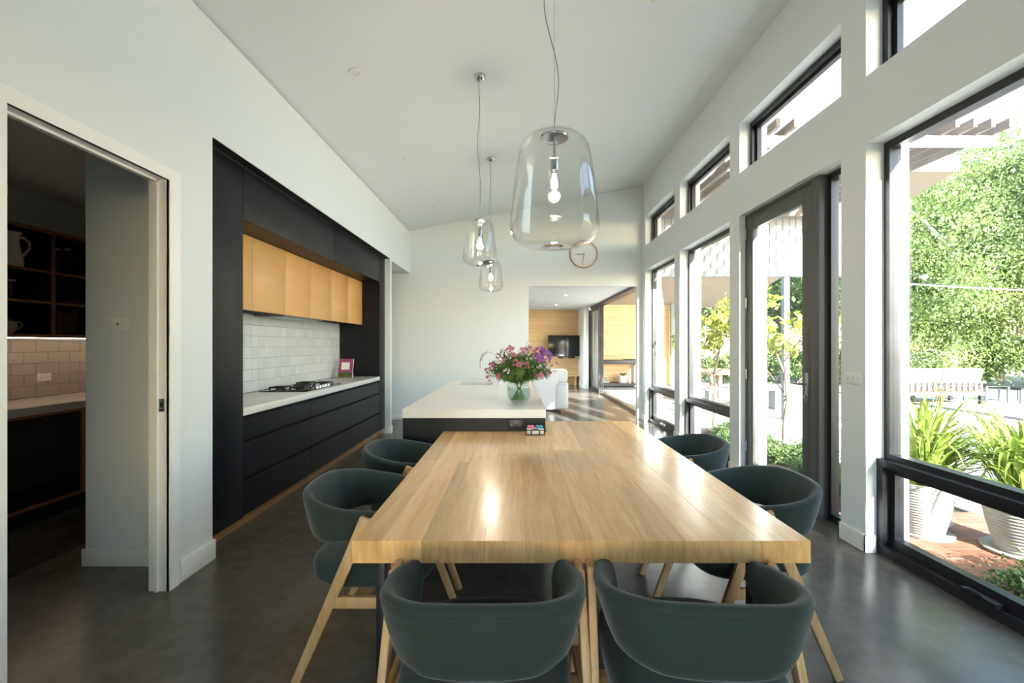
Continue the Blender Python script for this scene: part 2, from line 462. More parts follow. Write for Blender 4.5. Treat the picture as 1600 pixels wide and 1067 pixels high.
# baseboards
def base(name, b_, lab): struct(box(name, 'trim_paint', b_, bevel=0.003), lab, 'baseboard')
mb = MB(); mb.box(XL, XL+0.014, 2.58, 2.87, 0, 0.125); mb.box(XL-0.09, XL+0.014, 2.865, 2.878, 0, 0.125)
struct(mb.build('baseboard_left', 'trim_paint', bevel=0.002), 'white baseboard between pantry doorway and black cabinetry', 'baseboard')
mb = MB(); mb.box(XL-0.08, XL+0.014, 6.908, 6.92, 0, 0.11); mb.box(XL, XL+0.014, 6.92, 7.012, 0, 0.11); mb.box(XL-0.1, XL+0.014, 7.0, 7.012, 0, 0.11)
struct(mb.build('baseboard_nib', 'trim_paint', bevel=0.002), 'white baseboard around wall end beside the hall opening', 'baseboard')
base('baseboard_pantry', (-2.684, XL-0.1, 2.766, 2.78, 0, 0.105), 'white baseboard on pantry side return')
base('baseboard_far', (-4.3, OX0, YF-0.014, YF, 0, 0.10), 'white baseboard along far white wall')
mb = MB(); mb.box(XR-0.014, XR, 8.01, YF, 0, 0.11)
for a, b_ in ((6.325, 6.54), (4.638, 4.85), (2.963, 3.19)):
    mb.box(XR-0.014, XR, a-0.012, b_+0.012, 0, 0.11)
    mb.box(XR-0.014, XR+0.055, a-0.013, a, 0, 0.11); mb.box(XR-0.014, XR+0.055, b_, b_+0.013, 0, 0.11)
mb.box(XR-0.014, XR, YB, 1.49, 0, 0.11)
struct(mb.build('baseboard_right', 'trim_paint', smooth=False), 'white baseboard blocks on the window wall piers', 'baseboard')
base('baseboard_near', (XL, XL+0.014, YB, 1.60, 0, 0.125), 'white baseboard on left wall before the pantry doorway')

# pantry door trim: architrave + jamb lining with strike plate
tr = thing('trim_1', (XL, (DY0+DY1)/2, 0), 'white stepped architrave around the pantry doorway', 'door trim', kind='structure')
mb = MB()
for w_, t in ((0.088, 0.012), (0.07, 0.018)):
    mb.box(XL, XL+t, DY1, DY1+w_, 0, DZ+w_-0.02); mb.box(XL, XL+t, DY0-w_, DY0, 0, DZ+w_-0.02); mb.box(XL, XL+t, DY0, DY1, DZ, DZ+w_-0.02)
mb.build('architrave', 'trim_paint', tr, smooth=False)
mb = MB()
mb.box(XL-0.1, XL, DY1, DY1+0.03, 0, DZ+0.03); mb.box(XL-0.1, XL, DY0-0.03, DY0, 0, DZ+0.03); mb.box(XL-0.1, XL, DY0, DY1, DZ, DZ+0.03)
mb.box(XL-0.062, XL-0.045, DY1-0.012, DY1, 0, DZ); mb.box(XL-0.062, XL-0.045, DY0, DY1, DZ-0.012, DZ)
mb.build('jamb_lining', 'trim_paint', tr, smooth=False)
sp = box('strike_plate', 'steel', (XL-0.042, XL-0.012, DY1-0.003, DY1+0.001, 1.00, 1.07), tr)
box('latch_hole', 'shadow_black', (XL-0.034, XL-0.02, DY1-0.0036, DY1-0.002, 1.022, 1.048), sp)

def plate(name, b_, label, m='white_plastic', face='-Y', dots=1, group=None):
    """a wall plate with rockers; b_ is its box"""
    x0, x1, y0, y1, z0, z1 = b_
    o = thing(name, ((x0+x1)/2, (y0+y1)/2, z0), label, 'switch' if 'switch' in name else 'power outlet', group)
    MB().box(*b_).build('cover_plate', m, o, bevel=0.0015)
    for i in range(dots):
        t = (i+0.5)/dots
        if face == '-Y':
            c = x0+(x1-x0)*t; z = (z0+z1)/2
            box('rocker', 'hand_grey' if m == 'white_plastic' else 'black_gloss', (c-0.006, c+0.006, y0-0.003, y0+0.001, z-0.009, z+0.009), o)
        elif face == '-X':
            c = y0+(y1-y0)*t; z = (z0+z1)/2
            box('rocker', 'led_off', (x0-0.003, x0+0.001, c-0.01, c+0.01, z-0.012, z+0.012), o)
        else:
            c = y0+(y1-y0)*t; z = (z0+z1)/2
            box('rocker', 'led_off', (x1-0.001, x1+0.003, c-0.006, c+0.006, z-0.009, z+0.009), o)
    return o
plate('light_switch', (-2.52, -2.40, 2.77, 2.78, 1.46, 1.535), 'white light switch plate on the pantry side return')
plate('light_switch', (XR-0.008, XR, 3.0, 3.13, 1.10, 1.18), 'white three gang switch plate on pier between door and tall window', face='-X', dots=3)

# ---------------------------------------------------------------- windows of right wall
def lower_window(i, y0, y1, label, winder):
    wn_ = thing('window_%d' % i, (2.45, (y0+y1)/2, 0), label, 'window', kind='structure')
    fx0, fx1 = 2.435, 2.51
    mb = MB()
    mb.box(fx0, fx1, y0, y0+0.045, 0.62, HEAD); mb.box(fx0, fx1, y1-0.045, y1, 0.62, HEAD)
    mb.box(fx0, fx1, y0+0.045, y1-0.045, HEAD-0.05, HEAD); mb.box(fx0, fx1, y0+0.045, y1-0.045, 0.62, 0.655)
    mb.build('fixed_frame', 'black_frame', wn_, smooth=False)
    mb = MB()
    gx0 = 2.385
    mb.box(gx0, fx1, y0, y0+0.05, 0.0, 0.62); mb.box(gx0, fx1, y1-0.05, y1, 0.0, 0.62)
    mb.box(gx0, fx1, y0+0.05, y1-0.05, 0.575, 0.62); mb.box(gx0, fx1, y0+0.05, y1-0.05, 0.0, 0.06)
    mb.build('awning_frame', 'black_frame', wn_, smooth=False)
    mb = MB()
    a, b_ = y0+0.05, y1-0.05
    mb.box(2.43, 2.49, a, a+0.04, 0.06, 0.575); mb.box(2.43, 2.49, b_-0.04, b_, 0.06, 0.575)
    mb.box(2.43, 2.49, a+0.04, b_-0.04, 0.535, 0.575); mb.box(2.43, 2.49, a+0.04, b_-0.04, 0.06, 0.12)
    sash = mb.build('awning_sash', 'black_frame', wn_, smooth=False)
    box('pane', 'window_glass', (2.462, 2.468, y0+0.045, y1-0.045, 0.655, HEAD-0.05), wn_)
    box('pane', 'window_glass', (2.462, 2.468, a+0.04, b_-0.04, 0.12, 0.535), wn_)
    mb = MB(); yc = winder
    mb.box(2.37, 2.43, yc-0.09, yc+0.09, 0.06, 0.085)
    mb.tube([(2.37, yc+0.03, 0.075), (2.35, yc+0.03, 0.1), (2.352, yc-0.03, 0.105), (2.37, yc-0.03, 0.08)], 0.006, 8)
    mb.build('winder', 'black_steel' if i == 4 else 'steel', wn_)
lower_window(1, *WINS[0], 'tall black framed window next to the far wall', 7.27)
lower_window(2, *WINS[1], 'tall black framed window between the glass door and the farthest window', 5.6)
lower_window(4, *WINS[3], 'tall black framed window beside the potted grasses', 2.3)
for i, (y0, y1) in enumerate(WINS):
    wn_ = thing('window_%d' % (5+i), (2.47, (y0+y1)/2, UZ0), ['small black framed highlight window up by the far wall', 'small highlight window above the second tall window', 'small highlight window above the glass door', 'small highlight window above the window beside potted grasses'][i], 'window', kind='structure')
    mb = MB()
    mb.box(2.425, 2.52, y0, y0+0.045, UZ0, UZ1); mb.box(2.425, 2.52, y1-0.045, y1, UZ0, UZ1)
    mb.box(2.425, 2.52, y0+0.045, y1-0.045, UZ1-0.05, UZ1); mb.box(2.425, 2.52, y0+0.045, y1-0.045, UZ0, UZ0+0.025)
    mb.build('window_frame', 'black_frame', wn_, smooth=False)
    mb = MB()
    mb.box(2.46, 2.50, y0+0.045, y0+0.075, UZ0+0.025, UZ1-0.05); mb.box(2.46, 2.50, y1-0.075, y1-0.045, UZ0+0.025, UZ1-0.05)
    mb.box(2.46, 2.50, y0+0.075, y1-0.075, UZ1-0.08, UZ1-0.05); mb.box(2.46, 2.50, y0+0.075, y1-0.075, UZ0+0.025, UZ0+0.05)
    mb.build('sash', 'black_frame', wn_, smooth=False)
    box('pane', 'window_glass', (2.477, 2.483, y0+0.075, y1-0.075, UZ0+0.05, UZ1-0.08), wn_)
    ym = (y0+y1)/2
    box('winder', 'black_steel', (2.40, 2.46, ym-0.22, ym+0.22, UZ0+0.025, UZ0+0.07), wn_, bevel=0.012)

# glazed door and side light
dr = thing('door_1', (2.40, 4.1, 0), 'charcoal glazed door with lever handle and narrow side light', 'door', kind='structure')
y0, y1 = WINS[2]
DX0, DX1 = 2.372, 2.425
mb = MB()
mb.box(DX0, 2.50, y1-0.03, y1, 0, HEAD); mb.box(DX0, 2.50, 3.505, 3.60, 0, HEAD)
mb.box(DX0, 2.50, 3.60, y1-0.03, HEAD-0.025, HEAD); mb.box(2.40, 2.50, 3.60, y1-0.03, 0, 0.02)
mb.build('door_frame', 'door_grey', dr, bevel=0.002)
a, b_ = 3.604, y1-0.034
mb = MB()
mb.box(DX0+0.004, DX1, a, a+0.115, 0.02, HEAD-0.03); mb.box(DX0+0.004, DX1, b_-0.115, b_, 0.02, HEAD-0.03)
mb.box(DX0+0.004, DX1, a+0.115, b_-0.115, HEAD-0.165, HEAD-0.03); mb.box(DX0+0.004, DX1, a+0.115, b_-0.115, 0.02, 0.17)
leaf = mb.build('door_leaf', 'door_grey', dr, bevel=0.002)
box('pane', 'window_glass', (2.397, 2.403, a+0.115, b_-0.115, 0.17, HEAD-0.165), dr)
hd = MB().box(DX0-0.006, DX0+0.004, a+0.03, a+0.065, 0.90, 1.14).build('handle_plate', 'steel', dr, bevel=0.003)
mb = MB(); mb.tube([(DX0-0.004, a+0.047, 1.05), (DX0-0.05, a+0.047, 1.05), (DX0-0.056, a+0.06, 1.05), (DX0-0.056, a+0.175, 1.052)], 0.009, 10)
mb.tube([(DX0-0.004, a+0.047, 0.945), (DX0-0.022, a+0.047, 0.945)], 0.011, 12)
h2 = mb.build('lever', 'steel', dr); h2.parent = hd; h2.location = h2.location - hd.location
for z in (0.28, 1.02, 1.75, 2.45):
    MB().tube([(DX0-0.006, y1-0.032, z), (DX0-0.006, y1-0.032, z+0.1)], 0.008, 8).build('hinge', 'steel', dr)
mb = MB()
mb.box(2.44, 2.52, y0, y0+0.04, 0, HEAD); mb.box(2.44, 2.50, 3.465, 3.505, 0, HEAD)
mb.box(2.44, 2.52, y0+0.04, 3.465, HEAD-0.05, HEAD); mb.box(2.44, 2.52, y0+0.04, 3.465, 0, 0.06)
mb.build('side_light_frame', 'black_frame', dr, smooth=False)
box('pane', 'window_glass', (2.465, 2.471, y0+0.04, 3.465, 0.06, HEAD-0.05), dr)

# ---------------------------------------------------------------- kitchen joinery (left)
CF, CB = -2.02, -2.62          # cabinet faces, back
KY = [3.32, 4.405, 5.48, 6.64]
struct(MB().box(-2.10, -2.078, 2.87, 6.92, 0, 0.09).build('trim_2', 'oak_kick'), 'oak kickboard under the black kitchen drawers', 'kickboard')
mb = MB(); mb.box(CF+0.0005, XL-0.004, 2.868, 6.915, HEAD-0.004, HEAD-0.0005); mb.box(CF+0.0005, XL-0.004, 2.8655, 2.868, 0.13, HEAD-0.0005)
mb.box(CF-0.02, CF-0.001, 2.868, 6.915, HEAD-0.0185, HEAD-0.0045)
struct(mb.build('trim_4', 'shadow_black', smooth=False), 'black shadow line trim framing the kitchen cabinetry', 'trim')
t = thing('tall_cabinet', (-2.32, 3.15, 0.09), 'tall black panelled cabinet beside white wall and pantry doorway', 'cabinet')
box('carcass', 'shadow_black', (CB, CF-0.022, 2.87, KY[0]-0.0005, 0.09, HEAD), t)
box('door', 'cabinet_black', (CF-0.02, CF, 2.99, KY[0]-0.002, 0.09, HEAD-0.02), t, bevel=0.001)
t = thing('end_panel', (-2.32, 6.78, 0.09), 'tall black end pillar of kitchen next to hall opening', 'cabinet')
box('carcass', 'cabinet_black', (CB, CF-0.022, KY[3], 6.945, 0.09, HEAD), t)
box('door', 'cabinet_black', (CF-0.02, CF, KY[3]+0.002, 6.90, 0.09, HEAD-0.02), t, bevel=0.001)
for i in range(3):
    a, b_ = KY[i]+0.001, KY[i+1]-0.001
    t = thing('drawer_unit', (-2.32, (a+b_)/2, 0.09), ['black drawer unit beside the tall panelled cabinet', 'black drawer unit under the gas cooktop', 'black drawer unit under the recipe book'][i], 'drawer unit', 'black kitchen drawer units')
    box('carcass', 'shadow_black', (CB, CF-0.03, a, b_, 0.09, 0.838), t)
    for z0, z1 in ((0.10, 0.345), (0.37, 0.635), (0.66, 0.815)):
        d = MB().prism([(CF-0.022, z0), (CF, z0), (CF, z1-0.002), (CF-0.022, z1+0.012)], 'Y', a+0.0015, b_-0.0015).build('drawer', 'cabinet_black', t)
t = MB().box(CB, CF+0.004, KY[0], KY[3], 0.842, 0.90).build('countertop', 'stone_white', bevel=0.003)
tag(t, 'long white stone countertop on the black kitchen drawers', 'countertop')
# lift-up overhead cupboards
OT = 2.30
oy = [KY[0], 4.96, KY[3]]
for i in range(2):
    a, b_ = oy[i]+0.001, oy[i+1]-0.001
    t = thing('overhead_cabinet', (-2.32, (a+b_)/2, OT), ['long black overhead cupboard adjoining the tall panelled cabinet', 'long black overhead cupboard adjoining the black end pillar'][i], 'cabinet', 'black overhead cupboards')
    box('carcass', 'cabinet_black', (CB, CF-0.024, a, b_, OT+0.002, HEAD), t)
    box('door', 'cabinet_black', (CF-0.02, CF, a+0.001, b_-0.001, OT, HEAD-0.02), t, bevel=0.001)
# oak wall cabinets, three units of two doors
wy = [3.322 + i*(6.638-3.322)/6 for i in range(7)]
WF = -2.277
for i in range(3):
    a, b_ = wy[2*i], wy[2*i+2]
    t = thing('wall_cabinet', (-2.45, (a+b_)/2, 1.665), ['oak wall cabinet beside the tall black cabinet', 'oak wall cabinet above the gas cooktop', 'oak wall cabinet against the black end pillar'][i], 'cabinet', 'oak wall cabinets')
    box('carcass', 'shadow_black', (CB, WF-0.022, a+0.0005, b_-0.0005, 1.68, OT), t)
    for j in range(2):
        box('door', 'oak_panel', (WF-0.02, WF, wy[2*i+j]+0.0015, wy[2*i+j+1]-0.0015, 1.665, OT-0.002), t, bevel=0.001)
t = thing('rangehood', (-2.42, 4.9, 1.64), 'slim undermount rangehood below the oak wall cabinets', 'rangehood')
box('housing', 'hand_grey', (CB+0.02, WF-0.025, 4.45, 5.35, 1.655, 1.679), t)
for k in range(3): box('filter', 'steel', (CB+0.06, WF-0.06, 4.49+k*0.28, 4.75+k*0.28, 1.648, 1.6545), t)
# splashback of tiles
sb = struct(box('wall_splashback', 'grout', (CB-0.018, CB+0.002, KY[0]+0.001, KY[3]-0.001, 0.901, 1.678)), 'square white handmade tile splashback above the counter', 'splashback')
tw, th = 0.1105, 0.1105
nc = int((KY[3]-KY[0]-0.004)/tw); nr = 7
tile_me, org = MB().box(-0.004, 0.004, -tw/2+0.0015, tw/2-0.0015, -th/2+0.0015, th/2-0.0015).mesh('tile', 'tile_white', bevel=0.0015, seg=1, recenter=False)
rr = random.Random(3)
for r_ in range(nr):
    for c in range(nc):
        inst('tile', tile_me, sb, (CB+0.005, KY[0]+0.004+(c+0.5)*tw, 0.903+(r_+0.5)*th), (0, R(rr.uniform(-0.8, 0.8)), R(rr.uniform(-0.8, 0.8))))
plate('wall_outlet', (CB+0.009, CB+0.017, 6.40, 6.47, 1.04, 1.12), 'white power outlet on splashback tiles behind the recipe book', face='+X', dots=1)
# cooktop
t = thing('cooktop', (-2.31, 4.9, 0.90), 'black gas cooktop with cast trivets set in white counter', 'cooktop')
box('glass_plate', 'black_gloss', (-2.55, -2.08, 4.45, 5.35, 0.9002, 0.908), t, bevel=0.002)
for bx, by in ((-2.43, 4.62), (-2.22, 4.62), (-2.32, 4.9), (-2.43, 5.18), (-2.22, 5.18)):
    br = MB().lathe([(0.045, 0.908), (0.045, 0.918), (0.03, 0.924), (0.0, 0.925)], 16, (bx, by, 0)).build('burner', 'black_steel', t)
    mb = MB()
    for k in range(4):
        a = k*math.pi/2+math.pi/4
        mb.bar((bx+0.03*math.cos(a), by+0.03*math.sin(a), 0.935), (bx+0.1*math.cos(a), by+0.1*math.sin(a), 0.935), 0.01, 0.012)
        mb.bar((bx+0.1*math.cos(a), by+0.1*math.sin(a), 0.908), (bx+0.1*math.cos(a), by+0.1*math.sin(a), 0.941), 0.01, 0.01)
        a2 = a+math.pi/2
        mb.bar((bx+0.1*math.cos(a), by+0.1*math.sin(a), 0.935), (bx+0.1*math.cos(a2), by+0.1*math.sin(a2), 0.935), 0.01, 0.012)
    mb.build('trivet', 'black_steel', t)
for k in range(5):
    kb = MB().lathe([(0.02, 0.908), (0.02, 0.914), (0.016, 0.934), (0.0, 0.936)], 14, (-2.115, 4.76+k*0.07, 0)).build('knob', 'chrome', t)
# recipe book on a stand
t = thing('recipe_book', (-2.40, 6.30, 0.9), 'recipe book with purple floral cover leaning on counter by black end pillar', 'book')
def slab_tilt(mb, x0, x1, z0, z1, y, th_, tilt):
    for (dx, dz) in ((0, 0),):
        pts = [(x0, z0), (x1, z0), (x1, z1), (x0, z1)]
        vs = [(px, y+(pz-0.9)*tilt, pz) for px, pz in pts]+[(px, y+(pz-0.9)*tilt+th_, pz) for px, pz in pts]
        mb.add(vs, [(0, 1, 2, 3), (7, 6, 5, 4), (0, 4, 5, 1), (1, 5, 6, 2), (2, 6, 7, 3), (3, 7, 4, 0)])
    return mb
cv = slab_tilt(MB(), -2.50, -2.30, 0.905, 1.17, 6.28, 0.006, 0.25).build('front_cover', 'cover_purple', t)
slab_tilt(MB(), -2.498, -2.305, 0.907, 1.165, 6.2865, 0.03, 0.25).build('pages', 'paper', t)
slab_tilt(MB(), -2.46, -2.345, 1.02, 1.12, 6.2785, 0.001, 0.25).build('title_panel', 'paper', cv)
slab_tilt(MB(), -2.49, -2.31, 0.915, 0.98, 6.2788, 0.0008, 0.25).build('leaf_print', 'leaf_bouquet', cv)
mb = MB(); mb.bar((-2.5, 6.25, 0.905), (-2.26, 6.25, 0.905), 0.012, 0.01); mb.bar((-2.40, 6.26, 0.905), (-2.40, 6.42, 0.905), 0.012, 0.01)
mb.bar((-2.40, 6.42, 0.905), (-2.40, 6.345, 1.1), 0.01, 0.01)
mb.bar((-2.275, 6.26, 0.905), (-2.255, 6.235, 0.95), 0.008, 0.008)
mb.build('stand', 'steel', t)

# ---------------------------------------------------------------- island
IX0, IX1, IY0, IY1 = -0.823, 0.218, 3.241, 6.15
SX0, SX1, SY0, SY1 = -0.68, -0.28, 5.22, 5.62
t = thing('kitchen_island', ((IX0+IX1)/2, (IY0+IY1)/2, 0), 'black kitchen island base joined to the end of the dining table', 'kitchen island')
mb = MB(); b0, b1, b2, b3 = IX0+0.004, IX1-0.004, IY0+0.004, IY1-0.004
for x0, x1, y0, y1 in ((b0, b1, b2, SY0-0.03), (b0, b1, SY1+0.03, b3), (b0, SX0-0.03, SY0-0.03, SY1+0.03), (SX1+0.03, b1, SY0-0.03, SY1+0.03)):
    mb.box(x0, x1, y0, y1, 0.0, 0.838)
mb.build('base_body', 'cabinet_black', t, smooth=False)
t = MB()
for x0, x1, y0, y1 in ((IX0, IX1, IY0, SY0), (IX0, IX1, SY1, IY1), (IX0, SX0, SY0, SY1), (SX1, IX1, SY0, SY1)): t.box(x0, x1, y0, y1, 0.84, 0.90)
t = t.build('island_benchtop', 'stone_white', smooth=False)
tag(t, 'thick white stone benchtop on the kitchen island', 'benchtop')
mb = MB(); mb.box(SX0-0.004, SX1+0.004, SY0-0.004, SY1+0.004, 0.66, 0.67)
for x0, x1, y0, y1 in ((SX0-0.004, SX0, SY0, SY1), (SX1, SX1+0.004, SY0, SY1), (SX0, SX1, SY0-0.004, SY0), (SX0, SX1, SY1, SY1+0.004)): mb.box(x0, x1, y0, y1, 0.67, 0.839)
t = thing('sink', ((SX0+SX1)/2, (SY0+SY1)/2, 0.66), 'stainless undermount sink in the island benchtop', 'sink')
mb.build('bowl', 'steel', t, smooth=False)
MB().lathe([(0.0, 0.671), (0.04, 0.671), (0.04, 0.674), (0.0, 0.674)], 16, ((SX0+SX1)/2, (SY0+SY1)/2, 0)).build('drain', 'chrome', t)
t = thing('kitchen_tap', (-0.20, 5.62, 0.9), 'chrome gooseneck tap on the island behind the flowers', 'tap')
MB().lathe([(0.026, 0.9), (0.026, 0.915), (0.018, 0.925), (0.0, 0.926)], 18, (-0.20, 5.62, 0)).build('base_ring', 'chrome', t)
pts = [(-0.20, 5.62, 0.91), (-0.20, 5.62, 1.16)] + [(-0.32+0.12*math.cos(a), 5.62, 1.16+0.12*math.sin(a)) for a in [math.pi*k/12 for k in range(1, 13)]] + [(-0.44, 5.62, 1.08)]
MB().tube(pts, 0.013, 12).build('spout', 'chrome', t)
MB().tube([(-0.20, 5.6, 0.96), (-0.20, 5.56, 0.97), (-0.20, 5.5, 1.0)], [0.01, 0.008, 0.006], 10).build('lever', 'chrome', t)
plate('island_outlet', (-0.055, 0.055, IY0-0.006, IY0+0.003, 0.757, 0.828), 'black double power outlet on the island end', 'dark_plastic', dots=2)

# ---------------------------------------------------------------- dining table
TX0, TX1, TY0, TY1, TY2, TZ = -0.522, 0.94, 1.427, 3.236, 3.66, 0.745
t = thing('dining_table', (0.21, 2.5, 0), 'large solid oak dining table with thick staved top and black steel legs', 'table')
rr = random.Random(11)
xs = [TX0]
for w_ in (0.085, 0.115, 0.05, 0.13, 0.12, 0.095, 0.14, 0.105, 0.12, 0.13, 0.09, 0.14): xs.append(xs[-1]+w_)
xs = [TX0+(x-TX0)*(TX1-TX0)/(xs[-1]-TX0) for x in xs]
# make one joint fall exactly on the island's side
k = min(range(len(xs)), key=lambda i: abs(xs[i]-0.2225)); xs[k] = 0.2225
for i in range(len(xs)-1):
    yend = TY1 if xs[i+1] <= 0.2226 else TY2
    cuts = [TY0] + ([TY0+rr.uniform(0.5, 1.4)] if rr.random() < 0.75 else []) + [yend]
    for a, b_ in zip(cuts[:-1], cuts[1:]):
        mb = MB()
        bv = 0.004
        first, last = i == 0, i == len(xs)-2
        x0, x1 = xs[i]+0.0002, xs[i+1]-0.0002
        ya, yb_ = a+(0.0002 if a > TY0 else 0), b_-(0.0002 if b_ < yend else 0)
        mb.box(x0, x1, ya, yb_, TZ-0.071, TZ)
        mb.build('stave', 'oak', t, bevel=0.0006, seg=1)
mb = MB().box(TX0+0.06, TX1-0.06, TY0+0.16, TY1-0.1, TZ-0.083, TZ-0.0715)
mb.build('under_frame', 'black_steel', t)
for x in (TX0+0.035, TX1-0.1):
    for y in (1.60, 3.08):
        mb = MB(); mb.box(x, x+0.03, y-0.04, y+0.04, 0.0, TZ-0.0835 if False else TZ-0.0715)
        mb.build('leg', 'black_steel', t, bevel=0.002)

# caddy on the table
t = thing('napkin_caddy', (0.135, 3.13, TZ), 'small black wire caddy of checked cloths on the oak table', 'caddy')
mb = MB(); x0, x1, y0, y1 = 0.07, 0.20, 3.09, 3.17
for z in (TZ+0.004, TZ+0.035): mb.tube([(x0, y0, z), (x1, y0, z), (x1, y1, z), (x0, y1, z), (x0, y0, z)], 0.003, 6)
for x, y in ((x0, y0), (x1, y0), (x1, y1), (x0, y1), (0.105, y0), (0.165, y0)): mb.tube([(x, y, TZ+0.001), (x, y, TZ+0.036)], 0.003, 6)
mb.tube([(0.108, y0-0.002, TZ+0.004), (0.108, y0-0.004, TZ+0.03), (0.118, y0-0.004, TZ+0.042), (0.152, y0-0.004, TZ+0.042), (0.162, y0-0.004, TZ+0.03), (0.162, y0-0.002, TZ+0.004)], 0.003, 6)
mb.build('wire_frame', 'black_steel', t)
box('checked_cloth', 'check_white', (0.076, 0.194, 3.096, 3.164, TZ+0.003, TZ+0.044), t, bevel=0.008)
box('pink_packet', 'pink', (0.08, 0.13, 3.10, 3.16, TZ+0.045, TZ+0.06), t, bevel=0.006)
box('blue_packet', 'blue', (0.138, 0.19, 3.10, 3.16, TZ+0.045, TZ+0.06), t, bevel=0.006)

# ---------------------------------------------------------------- chairs
def catmull(P, n):
    P = [Vector(p) for p in P]; out = []
    for i in range(len(P)-1):
        p0, p1, p2, p3 = P[max(i-1, 0)], P[i], P[i+1], P[min(i+2, len(P)-1)]
        for k in range(n):
            t_ = k/n
            out.append(0.5*((2*p1)+(-p0+p2)*t_+(2*p0-5*p1+4*p2-p3)*t_*t_+(-p0+3*p1-3*p2+p3)*t_**3))
    out.append(P[-1]); return out

def make_chair():
    c = thing('dining_chair', (0, 0, 0), '', 'chair', 'green velvet chairs around the oak table')
    # U shaped path: x, y, top z, bottom z  (y forward)
    half = [(-0.232, 0.165, 0.690, 0.635), (-0.258, 0.09, 0.700, 0.585), (-0.268, 0.0, 0.712, 0.565), (-0.245, -0.105, 0.733, 0.555), (-0.165, -0.185, 0.75, 0.552), (-0.075, -0.207, 0.757, 0.55), (0, -0.21, 0.758, 0.55)]
    full = half + [(-a, b_, z1, z0) for a, b_, z1, z0 in half[-2::-1]]
    xy = catmull([(p[0], p[1], p[2]) for p in full], 5); zb = catmull([(p[0], p[1], p[3]) for p in full], 5)
    n = len(xy); mb = MB(); K = 14; rings = []
    for i in range(n):
        d = (xy[min(i+1, n-1)]-xy[max(i-1, 0)]); d.z = 0; d.normalize()
        nrm = Vector((d.y, -d.x, 0))  # left->right path via back: outward normal
        ctr = Vector((0, -0.02, 0))
        if (Vector((xy[i].x, xy[i].y, 0))-ctr).dot(nrm) < 0: nrm = -nrm
        zt, z0 = xy[i].z, zb[i].z
        e = min(i, n-1-i)/4.0; e = min(1.0, 0.42+0.58*e)
        th_ = 0.046*(0.7+0.3*e)
        hz = (zt-z0)/2*(0.75+0.25*e); zm = (zt+z0)/2 + (1-e)*0.0
        ring = []
        for k in range(K):
            a = 2*math.pi*k/K
            cx, sz = math.cos(a), math.sin(a)
            u = math.copysign(abs(cx)**0.55, cx)*th_/2; v = math.copysign(abs(sz)**0.62, sz)*hz
            lean = (v/max(hz, 1e-4))*0.022*e - 0.022*e
            p = Vector((xy[i].x, xy[i].y, zm+v)) + nrm*(u+lean)
            ring.append(p)
        rings.append(ring)
    vs = [p for r_ in rings for p in r_]; fs = []
    for i in range(n-1):
        for k in range(K):
            k2 = (k+1) % K; fs.append((i*K+k, i*K+k2, (i+1)*K+k2, (i+1)*K+k))
    fs += [tuple(range(K)), tuple(range((n-1)*K, n*K))]
    mb.add(vs, fs)
    br = mb.build('backrest', 'velvet_green', c, world=False, angle=70)
    # piping seam
    seam = [rings[i][2].lerp(rings[i][1], 0.35) if (rings[i][1]-Vector((0, -0.02, rings[i][1].z))).length > (rings[i][5]-Vector((0, -0.02, rings[i][5].z))).length else rings[i][4] for i in range(5, n-5)]
    pw = MB().tube(seam, 0.0022, 5).build('piping', 'velvet_green', c, world=False)
    pw.parent = br; pw.location = pw.location-br.location
    # seat
    def ring_at(sc, z, N_=36):
        out = []
        for k in range(N_):
            a = 2*math.pi*k/N_; cx, sy = math.cos(a), math.sin(a)
            x = math.copysign(abs(cx)**0.55, cx)*0.248*sc; y = math.copysign(abs(sy)**0.6, sy)*0.265*sc
            x *= 1+0.05*(y/0.265)
            out.append((x, 0.085+y, z))
        return out
    levels = [(0.80, 0.372), (0.93, 0.378), (0.99, 0.40), (1.0, 0.435), (0.985, 0.458), (0.94, 0.472), (0.8, 0.478), (0.4, 0.482)]
    vs = [p for sc, z in levels for p in ring_at(sc, z)]; N_ = 36; fs = []
    for i in range(len(levels)-1):
        for k in range(N_):
            k2 = (k+1) % N_; fs.append((i*N_+k, i*N_+k2, (i+1)*N_+k2, (i+1)*N_+k))
    fs += [tuple(range(N_))[::-1], tuple(range((len(levels)-1)*N_, len(levels)*N_))]
    MB().add(vs, fs).build('seat', 'velvet_green', c, world=False, angle=60)
    for s_ in (-1, 1):
        ax = s_*0.283
        for fy in (-0.185, 0.385):
            mb = MB().bar((ax, 0.12+(0.012 if fy > 0 else -0.012), 0.683), (s_*0.29, fy, 0.0), 0.026, 0.05, up=(0, 1, 0), w1=0.024, h1=0.034)
            mb.build('leg', 'oak_leg', c, bevel=0.006, world=False)
        mb = MB().bar((s_*0.286, -0.035, 0.352), (s_*0.286, 0.255, 0.352), 0.022, 0.045)
        mb.build('stretcher', 'oak_leg', c, bevel=0.004, world=False)
    MB().bar((-0.28, 0.08, 0.358), (0.28, 0.08, 0.358), 0.06, 0.022).build('cross_rail', 'oak_leg', c, bevel=0.003, world=False)
    return c
chair = make_chair()
spots = [((-0.088, 1.262), 0.0, 'green velvet tub chair at table end, left of its twin'),
         ((0.508, 1.262), -3.0, 'green velvet tub chair at table end beside window side'),
         ((-0.70, 2.06), -90.0, 'green velvet tub chair tucked under table side facing the kitchen drawers, nearer the pantry'),
         ((-0.70, 2.80), -90.0, 'green velvet tub chair tucked under table side, next to the kitchen island'),
         ((1.135, 2.12), 90.0, 'green velvet tub chair on window side, in front of the pier with the switch plate'),
         ((1.135, 2.96), 90.0, 'green velvet tub chair on window side, farther along towards the sofa')]
spots[0] = (spots[0][0], 0.0, 'green velvet tub chair at the table end, on the pantry side of its neighbour')
spots[1] = (spots[1][0], -3.0, 'green velvet tub chair at the table end, on the window side of its neighbour')
